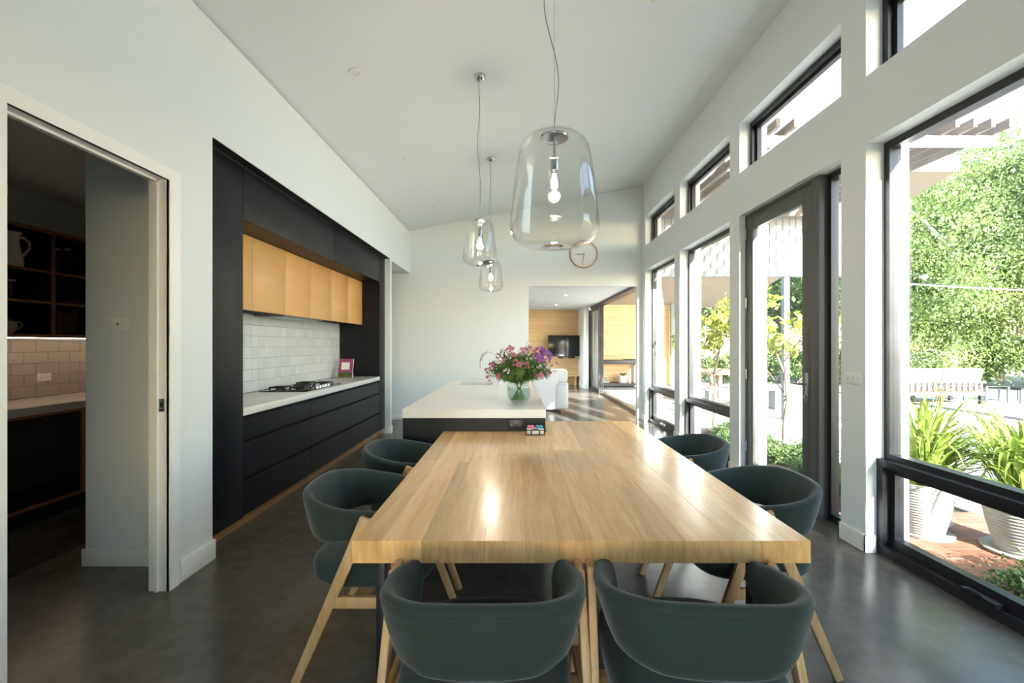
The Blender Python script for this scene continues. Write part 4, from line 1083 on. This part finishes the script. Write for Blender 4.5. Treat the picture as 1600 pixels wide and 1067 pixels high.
# raked roof of alfresco
RY0, RZ0, RY1, RZ1 = 7.55, 4.29, 15.4, 2.65
mb = MB().prism([(RY0, RZ0), (RY1, RZ1), (RY1, RZ1+0.2), (RY0, RZ0+0.24)], 'X', XO+0.92, 7.43)
mb.prism([(YF+0.16, RZ0-0.01-(YF+0.16-RY0)*(RZ0-RZ1)/(RY1-RY0)), (RY1, RZ1), (RY1, RZ1+0.2), (YF+0.16, RZ0+0.24-(YF+0.16-RY0)*(RZ0-RZ1)/(RY1-RY0))], 'X', 2.56, XO+0.92)
struct(mb.build('roof_alfresco', 'soffit', smooth=False), 'raked alfresco roof with timber soffit and pale fascia', 'roof')
struct(box('trim_3', 'fascia_paint', (XO+0.92, 7.45, RY0-0.03, RY0-0.001, RZ0-0.005, RZ0+0.26)), 'white fascia on the alfresco roof edge', 'fascia')
cl = thing('wall_cladding', (4.4, YF, 2.66), 'pale vertical board cladding over the alfresco opening', 'wall', kind='structure')
cw = 0.12
def roofz(y): return RZ0-(y-RY0)*(RZ0-RZ1)/(RY1-RY0)
box('wall_backing', 'shadow_black', (XO, 6.24, YF+0.03, YF+0.1, 2.68, roofz(YF+0.1)-0.01), cl)
cme, _ = MB().box(-cw/2+0.004, cw/2-0.004, -0.012, 0.012, 0, roofz(YF)-2.68).mesh('board', 'cladding', bevel=0.003, seg=1, recenter=False)
for k in range(30): inst('board', cme, cl, (XO+0.065+k*cw, YF+0.012, 2.67))
box('bottom_trim', 'galv', (XO, 6.26, YF-0.02, YF+0.11, 2.62, 2.668), cl)
for i, (x, y) in enumerate(((6.15, 8.28), (4.98, 8.28), (5.2, 14.9))):
    t = thing('veranda_post', (x, y, -0.012), ['grey steel veranda post at the outer corner of the alfresco', 'grey steel veranda post under the middle of the cladding', 'grey steel veranda post by the timber boarded wall'][i], 'post', 'alfresco posts')
    box('shaft', 'galv', (x-0.05, x+0.05, y-0.05, y+0.05, -0.01, 2.62 if y < 9 else roofz(y)), t)
    box('base_plate', 'galv', (x-0.09, x+0.09, y-0.09, y+0.09, -0.012, -0.002), t)
# console
t = thing('console_table', (3.3, 14.7, -0.012), 'black outdoor console with lower shelf against the timber wall', 'console table')
box('table_top', 'black_frame', (2.62, 4.0, 14.5, LY-0.003, 0.74, 0.87), t, bevel=0.004)
box('lower_shelf', 'black_frame', (2.62, 4.0, 14.5, LY-0.003, 0.06, 0.12), t)
for x in (2.62, 3.93):
    for y in (14.5, 14.95): box('leg', 'black_frame', (x, x+0.07, y, y+0.07, -0.012, 0.74), t)
t = thing('white_planter', (3.52, 14.72, 0.12), 'white cylindrical pot with small dark plant on the console shelf', 'pot')
MB().lathe([(0.12, 0.12), (0.13, 0.14), (0.13, 0.36), (0.115, 0.36), (0.11, 0.3), (0, 0.3)], 24, (3.52, 14.72, 0)).build('pot', 'white_plastic', t)
mb = MB()
for k in range(7): petal(mb, (3.52, 14.72, 0.32), (math.cos(k), math.sin(k), 1.2), (0, 0, 1), 0.22, 0.07, -0.03)
mb.build('leaves', 'leaf_dark', t)
t = thing('folded_towels', (2.86, 14.72, 0.12), 'stack of folded white towels on the console shelf', 'towels')
box('towel', 'white_cushion', (2.66, 3.06, 14.58, 14.86, 0.12, 0.2), t, bevel=0.03); box('towel', 'white_cushion', (2.7, 2.98, 14.6, 14.84, 0.2, 0.27), t, bevel=0.03)
tag(box('serving_board', 'book_dark', (3.55, 3.95, 14.55, 14.8, 0.87, 0.895), bevel=0.005), 'dark board lying on the black console', 'board')
t = thing('outdoor_speaker', (2.75, LY, 1.75), 'dark square outdoor speaker on the timber wall', 'speaker')
box('case', 'hand_grey', (2.6, 2.95, LY-0.12, LY-0.002, 1.78, 2.3), t, bevel=0.01); box('grille', 'dark_plastic', (2.62, 2.93, LY-0.126, LY-0.1205, 1.8, 2.28), t)
t = thing('wall_wreath', (2.74, LY, 1.1), 'dried red flower wreath on the timber wall', 'wreath')
me = bloom_cluster(33, 'petal_pink', 0.16, 40, 0.07); me.materials.clear(); mat('dried_red', lin(150, 62, 62), 0.8); me.materials.append(MATS['dried_red'])
o = inst('blossoms', me, t, (2.8, LY-0.08, 1.36)); o.scale = (0.8, 0.35, 1.6)
# outdoor dining table and bench
t = thing('outdoor_table', (4.9, 10.6, -0.012), 'weathered outdoor dining table under the alfresco roof', 'table')
box('table_top', 'outdoor_teak', (4.3, 5.5, 10.0, 11.9, 0.70, 0.745), t, bevel=0.004)
for x in (4.4, 5.3):
    for y in (10.1, 11.7): box('leg', 'outdoor_teak', (x, x+0.09, y, y+0.09, -0.012, 0.70), t)
t = thing('outdoor_bench', (4.9, 9.6, -0.012), 'grey outdoor bench seat beside the outdoor dining table', 'bench')
box('seat', 'galv', (4.0, 5.7, 9.45, 9.8, 0.40, 0.45), t, bevel=0.004)
for x in (4.1, 5.5): box('leg', 'galv', (x, x+0.06, 9.5, 9.75, -0.012, 0.40), t)
# pergola
pg = thing('pergola', (4.1, 6.5, 3.70), 'slatted timber pergola fixed to the clad wing', 'pergola')
for k in range(15):
    x = 5.53-k*0.2
    box('slat', 'pergola_timber', (x-0.022, x+0.022, 5.0, YF-0.03, 3.80, 3.90), pg)
box('beam', 'fascia_paint', (XO+0.001, 5.60, 5.2, 5.28, 3.69, 3.799), pg)
box('beam', 'pergola_timber', (XO+0.001, 5.60, 7.95, 8.05, 3.66, 3.799), pg)

# ---------------------------------------------------------------- garden
def rand_leaves(q, pts, size, droop=0.0, aspect=0.5):
    n = len(pts); a = q.normal(size=(n, 3)); a[:, 2] -= droop; a /= np.linalg.norm(a, axis=1)[:, None]
    b_ = q.normal(size=(n, 3)); b_ -= (b_*a).sum(1)[:, None]*a; b_ /= np.linalg.norm(b_, axis=1)[:, None]
    s_ = size*q.uniform(.6, 1.3, size=(n, 1))
    p0 = pts; p1 = pts+a*s_*0.5+b_*s_*aspect/2; p2 = pts+a*s_; p3 = pts+a*s_*0.5-b_*s_*aspect/2
    v = np.stack([p0, p1, p2, p3], 1).reshape(-1, 3)
    f = np.arange(4*n).reshape(-1, 4)
    return v, f
def leaf_mesh(name, v, f, m):
    me = bpy.data.meshes.new(name)
    me.vertices.add(len(v)); me.vertices.foreach_set('co', v.astype(np.float32).ravel())
    me.loops.add(f.size); me.loops.foreach_set('vertex_index', f.astype(np.int32).ravel())
    me.polygons.add(len(f)); me.polygons.foreach_set('loop_start', np.arange(0, f.size, 4, dtype=np.int32))
    me.update(calc_edges=True); me.validate(); me.materials.append(MATS[m]); return me
def crown(seed, n, rx, ry, rz, zc_, size, droop=0.3, clumps=90, spread=0.32, hollow=0.45):
    q = np.random.default_rng(seed)
    d = q.normal(size=(clumps, 3)); d /= np.linalg.norm(d, axis=1)[:, None]
    rad = q.uniform(hollow, 1.0, size=(clumps, 1)); c = d*rad*np.array([rx, ry, rz])
    idx = q.integers(0, clumps, n)
    sp = spread*(rx+ry+rz)/3
    p = c[idx]+q.normal(size=(n, 3))*sp*np.array([1, 1, 0.8])*q.uniform(.3, 1, size=(n, 1))
    p[:, 2] += zc_
    return rand_leaves(q, p, size, droop)
def trunk(mb, seed, h, r_, rad, zc_):
    q = random.Random(seed)
    pts = [(0, 0, -0.05)]
    for k in range(1, 6): pts.append((q.uniform(-.08, .08)*k*0.4, q.uniform(-.08, .08)*k*0.4, h*k/5))
    mb.tube(pts, [r_*(1-0.13*k) for k in range(6)], 8)
    for k in range(9):
        a = k*2.4; z = h*q.uniform(.35, .95); l = rad*q.uniform(.6, .95)
        p0 = Vector((0, 0, z)); p2 = Vector((math.cos(a)*l, math.sin(a)*l, min(z+l*q.uniform(.5, 1.0), zc_+rad*0.7)))
        mb.tube([p0, p0.lerp(p2, .5)+Vector((0, 0, 0.1*l)), p2], [r_*.4, r_*.25, r_*.08], 6)
def tree(name, label, loc, crown_me, trunk_me, group=None, rz=0, cat='tree', sc=1.0):
    t = thing(name, loc, label, cat, group, rz=rz); t.scale = (sc, sc, sc)
    c = inst('foliage', crown_me, t, world=False); c['kind'] = 'stuff'
    inst('trunk', trunk_me, t, world=False)
    return t
mb = MB(); trunk(mb, 1, 5.0, 0.2, 3.6, 4.3); tk_big = mb.mesh('trunk', 'pale_bark', recenter=False)[0]
mb = MB(); trunk(mb, 2, 4.2, 0.13, 2.4, 4.0); tk_mid = mb.mesh('trunk', 'bark', recenter=False)[0]
mb = MB(); trunk(mb, 3, 0.6, 0.04, 0.6, 0.6); tk_shrub = mb.mesh('trunk', 'bark', recenter=False)[0]
v, f = crown(1, 120000, 3.7, 3.2, 3.9, 4.4, 0.095, 0.9, 220, 0.17, 0.5); cr_big = leaf_mesh('foliage', v, f, 'leaf_tree')
v, f = crown(2, 50000, 2.6, 2.6, 3.0, 4.4, 0.11, 0.4, 90, 0.2, 0.4); cr_mid = leaf_mesh('foliage', v, f, 'leaf_dark')
v, f = crown(3, 50000, 2.8, 2.8, 2.6, 4.2, 0.10, 0.5, 80, 0.2, 0.4); cr_mid2 = leaf_mesh('foliage', v, f, 'leaf_tree')
v, f = crown(4, 5000, 0.75, 0.75, 0.55, 0.6, 0.09, 0.0, 40, 0.25, 0.4); cr_shrub = leaf_mesh('foliage', v, f, 'leaf_dark')
v, f = crown(5, 5000, 0.75, 0.75, 0.5, 0.55, 0.09, 0.0, 40, 0.25, 0.4); cr_shrub2 = leaf_mesh('foliage', v, f, 'leaf_tree')

g = struct(box('ground', 'ground', (-40, 60, -40, 60, -0.4, -0.121)), 'garden ground around the house', 'ground')
GZ = -0.12
tree('weeping_tree', 'large pale green weeping tree behind the outdoor sofa', (14.2, 14.6, GZ), cr_big, tk_big)
tree('garden_tree', 'broad pale green tree beyond the paved terrace, outer side', (18.0, 12.0, GZ), cr_mid2, tk_big, sc=1.35)
tree('garden_tree', 'pale green tree growing behind the weeping tree', (20.5, 19.0, GZ), cr_mid2, tk_mid, sc=1.5, rz=1)
back = [((10.5, 21.0), 1.2), ((6.5, 23.0), 1.25), ((14.0, 24.0), 1.4), ((25.0, 16.0), 1.4), ((24.0, 7.0), 1.4), ((27.0, 24.0), 1.6), ((19.0, 27.0), 1.6)]
for i, ((x, y), sc) in enumerate(back):
    tree('garden_tree', 'dark green garden tree in the back row beyond the terrace', (x, y, GZ), cr_mid if i % 2 == 0 else cr_mid2, tk_mid, 'back row of garden trees', rz=i*1.3, sc=sc)
shr = [(8.6, 17.2), (10.0, 17.6), (11.4, 17.0), (7.0, 17.8), (12.8, 18.2), (16.2, 15.8), (17.6, 14.2)]
for i, (x, y) in enumerate(shr):
    tree('garden_shrub', 'rounded green shrub along the far edge of the terrace', (x, y, GZ), cr_shrub if i % 2 else cr_shrub2, tk_shrub, 'shrubs edging the terrace', rz=i, cat='shrub', sc=1.3+0.15*(i % 3))
for i, (x, y, sc) in enumerate(((3.8, -12.2, 1.38), (4.6, -14.8, 1.62))):  # unseen trees added to keep direct sun off the dining end
    tree('garden_tree', ['dense unseen tree added behind the dining end as sun block', 'taller unseen tree added behind the dining end as sun block'][i], (x, y, GZ), cr_mid, tk_mid, rz=2.2*i, sc=sc)
# young maple by the glass door
v, f = crown(7, 800, 0.75, 0.7, 0.5, 1.75, 0.12, 0.6, 30, 0.16, 0.5); cm = leaf_mesh('foliage', v, f, 'leaf_yellow')
mb = MB(); trunk(mb, 7, 1.7, 0.03, 0.7, 1.8); tm = mb.mesh('trunk', 'bark', recenter=False)[0]
tree('maple_sapling', 'young yellow green maple outside the glass door', (3.95, 6.6, GZ), cm, tm)
tree('maple_sapling', 'young yellow green maple near the clad wing', (3.35, 7.6, GZ), cm, tm, rz=2.0)
# terrace pavers
tp = thing('terrace', (9, 7, -0.12), 'sunlit pale paved terrace outside the window wall', 'terrace')
pme, _ = MB().box(-0.594, 0.594, -0.594, 0.594, -0.05, 0).mesh('paver', 'paver', bevel=0.006, seg=1, recenter=False)
for i in range(11):
    for j in range(11):
        x = 3.9+i*1.2+0.6; y = 0.6+j*1.2+0.6
        if x < 9.3 and y > 7.8: continue
        inst('paver', pme, tp, (x, y, -0.065))
# garden bed by the window
struct(box('ground_garden_bed', 'soil', (XO+0.001, 3.88, -2.2, 7.85, -0.12, -0.09)), 'dark soil bed along the window wall', 'garden bed')
dk = thing('deck_step', (3.4, 3.4, -0.09), 'low reddish timber deck under the potted grasses', 'deck')
dme, _ = MB().box(-0.6, 0.6, -0.066, 0.066, -0.02, 0.0).mesh('board', 'deck', bevel=0.003, seg=1, recenter=False)
for k in range(9): inst('board', dme, dk, (3.26, 2.62+k*0.138, -0.045))
for k in range(2): box('joist', 'deck', (2.9+k*0.6, 2.98+k*0.6, 2.56, 3.8, -0.09, -0.0655), dk)
# pots
def pot(x, y, r_, h_, label):
    t = thing('ribbed_pot', (x, y, -0.045), label, 'pot', 'ribbed pale pots on the deck')
    z = -0.045; prof = [(r_*0.55, z), (r_*0.62, z+0.01)]
    nrib = 18
    for k in range(nrib):
        s_ = (k+0.5)/nrib; rr_ = r_*(0.62+0.36*math.sin(s_*1.5))
        prof += [(rr_-0.002, z+h_*(k+0.1)/nrib), (rr_+0.003, z+h_*(k+0.5)/nrib), (rr_-0.002, z+h_*(k+0.9)/nrib)]
    prof += [(r_*1.02, z+h_), (r_*1.02, z+h_+0.03), (r_*0.92, z+h_+0.03), (r_*0.88, z+h_-0.03), (0, z+h_-0.03)]
    MB().lathe(prof, 32, (x, y, 0)).build('pot', 'concrete_pot', t)
    MB().lathe([(r_*0.95, z+0.001), (r_*1.0, z+0.02), (r_*0.9, z+0.02), (r_*0.64, z+0.009)], 32, (x, y, 0), closed=True).build('saucer', 'concrete_pot', t)
    return z+h_-0.03
def strap_leaf(seed, ln, wd, bend):
    q = random.Random(seed); mb = MB(); n = 7; pts = []
    x, z, a = 0.0, 0.0, R(74)
    for k in range(n+1):
        pts.append((x, z)); x += ln/n*math.cos(a); z += ln/n*math.sin(a); a -= bend/n*(0.4+1.2*k/n)
    vs = []
    for k, (x, z) in enumerate(pts):
        w_ = wd*(0.55+0.45*math.sin(min(1, k/(n*0.45))*math.pi/2))*(1-max(0, (k-n*0.5)/(n*0.5))**1.6) + 0.0015
        vs += [(x, -w_/2, z+w_*0.12), (x, 0, z), (x, w_/2, z+w_*0.12)]
    fs = []
    for k in range(n): fs += [(3*k, 3*k+1, 3*k+4, 3*k+3), (3*k+1, 3*k+2, 3*k+5, 3*k+4)]
    mb.add(vs, fs); return mb.mesh('leaf', 'leaf_strap', recenter=False, angle=180)[0]
straps = [strap_leaf(i, ln, wd, be) for i, (ln, wd, be) in enumerate(((0.78, 0.022, 2.4), (0.72, 0.026, 3.0), (0.88, 0.024, 1.8), (0.62, 0.028, 3.5), (0.82, 0.022, 2.8)))]
q = random.Random(4)
for i, (x, y, r_, h_, n, lab, lab2) in enumerate(((3.06, 3.36, 0.175, 0.36, 130, 'ribbed pale pot at the window frame corner', 'strappy yellow green plant in the pot by the window frame corner'), (3.46, 3.04, 0.225, 0.40, 170, 'wide ribbed pale pot farther from the window', 'dense strappy yellow green plant in the wide pot'), (3.30, 3.62, 0.17, 0.36, 120, 'ribbed pale pot behind the other two', 'strappy plant in the pot behind the other two'))):
    zt = pot(x, y, r_, h_, lab)
    t = thing('strap_plant', (x, y, zt), lab2, 'plant', 'strappy potted plants')
    for k in range(n):
        a = k*2.399; rad = r_*0.6*math.sqrt(q.random())
        inst('leaf', straps[k % 5], t, (rad*math.cos(a), rad*math.sin(a), 0), (0, R(q.uniform(-24, 20)), a+q.uniform(-.4, .4)), (q.uniform(.8, 1.2)*(0.5 if math.cos(a) < -0.3 else 1.0), 1, q.uniform(.75, 1.15)), world=False)
    for k in range(2):
        a = q.uniform(0, 6.28); hh = q.uniform(.6, .8)
        tip = (0.1*math.cos(a), 0.1*math.sin(a), hh)
        st = MB().tube([(0, 0, 0), (0.04*math.cos(a), 0.04*math.sin(a), hh*.6), tip], 0.004, 6).build('flower_stalk', 'stem_green', t, world=False)
        mb = MB()
        for j in range(8):
            b_ = j*0.8; petal(mb, tip, (math.cos(b_), math.sin(b_), 0.1), (0, 0, 1), 0.07, 0.02, -0.02)
        mb.build('flower_head', 'flower_orange', t, world=False)
# herb groundcover
v, f = crown(12, 11000, 0.34, 0.40, 0.15, 0.13, 0.03, -0.3, 60, 0.22, 0.2); hm = leaf_mesh('foliage', v, f, 'leaf_dark')
for i, (x, y, lab) in enumerate(((2.98, 2.35, 'low feathery green herb plant beside window sill'), (3.4, 2.2, 'low feathery green herb plant in front of the wide pot'), (3.1, 1.75, 'low feathery green herb plant at near end of garden bed'), (3.2, 4.6, 'low green groundcover outside the glass door'), (3.5, 5.4, 'low green groundcover below the second tall window'), (3.1, 6.0, 'low green groundcover near the house wall'), (3.4, 6.9, 'low green groundcover under the maples'))):
    t = thing('herb_plant', (x, y, -0.09), lab, 'plant', 'low garden bed plants')
    o = inst('foliage', hm, t, world=False, rot=(0, 0, i*1.1)); o['kind'] = 'stuff'
# outdoor sofa on terrace
t = thing('outdoor_sofa', (10.4, 11.0, -0.065), 'outdoor corner sofa with white cushions and slatted timber back', 'sofa')
z = -0.065
box('seat_frame', 'outdoor_teak', (9.3, 11.25, 10.75, 11.6, z+0.22, z+0.30), t, bevel=0.005)
for x in (9.32, 10.2, 11.17):
    for y in (10.76, 11.52): box('leg', 'black_steel', (x, x+0.07, y, y+0.07, z, z+0.22), t)
for k in range(14): box('back_slat', 'pergola_timber', (9.34+k*0.14, 9.38+k*0.14, 10.75, 10.78, z+0.30, z+0.52), t)
box('back_rail', 'outdoor_teak', (9.3, 11.25, 10.745, 10.785, z+0.52, z+0.56), t)
for a, b_ in ((9.33, 10.25), (10.27, 11.22)):
    box('seat_cushion', 'white_cushion', (a, b_, 10.8, 11.58, z+0.305, z+0.46), t, bevel=0.05)
    slab = MB()
    vs = [(x, y+dy, zz) for (zz, dy) in ((z+0.46, 0.0), (z+0.86, -0.12)) for y in (10.80, 11.0) for x in (a+0.02, b_-0.02)]
    slab.add(vs, [(0, 2, 3, 1), (4, 5, 7, 6), (0, 1, 5, 4), (2, 6, 7, 3), (0, 4, 6, 2), (1, 3, 7, 5)])
    slab.build('back_cushion', 'white_cushion', t, bevel=0.05, seg=3)
for i, (x, y, s_, h_) in enumerate(((11.85, 11.3, 0.6, 0.42), (12.6, 11.2, 0.55, 0.36))):
    t = thing('coffee_table', (x, y, z), ['low slatted coffee table next to the outdoor sofa', 'low wire framed coffee table beyond the first one'][i], 'coffee table', 'outdoor coffee tables')
    box('table_top', 'black_steel', (x-s_/2, x+s_/2, y-s_/2, y+s_/2, z+h_-0.03, z+h_), t, bevel=0.004)
    for sx in (-1, 1):
        for sy in (-1, 1): box('leg', 'galv', (x+sx*(s_/2-0.03)-0.02, x+sx*(s_/2-0.03)+0.02, y+sy*(s_/2-0.03)-0.02, y+sy*(s_/2-0.03)+0.02, z, z+h_-0.03), t)
pts = [(6.2+(k/20)*9.2, 8.28+(k/20)*1.5, 2.58-0.5*(k/20)*(1-k/20)) for k in range(21)]
tag(MB().tube(pts, 0.012, 6).build('outdoor_cable', 'rope'), 'white cable slung from the veranda post across the terrace', 'cable')
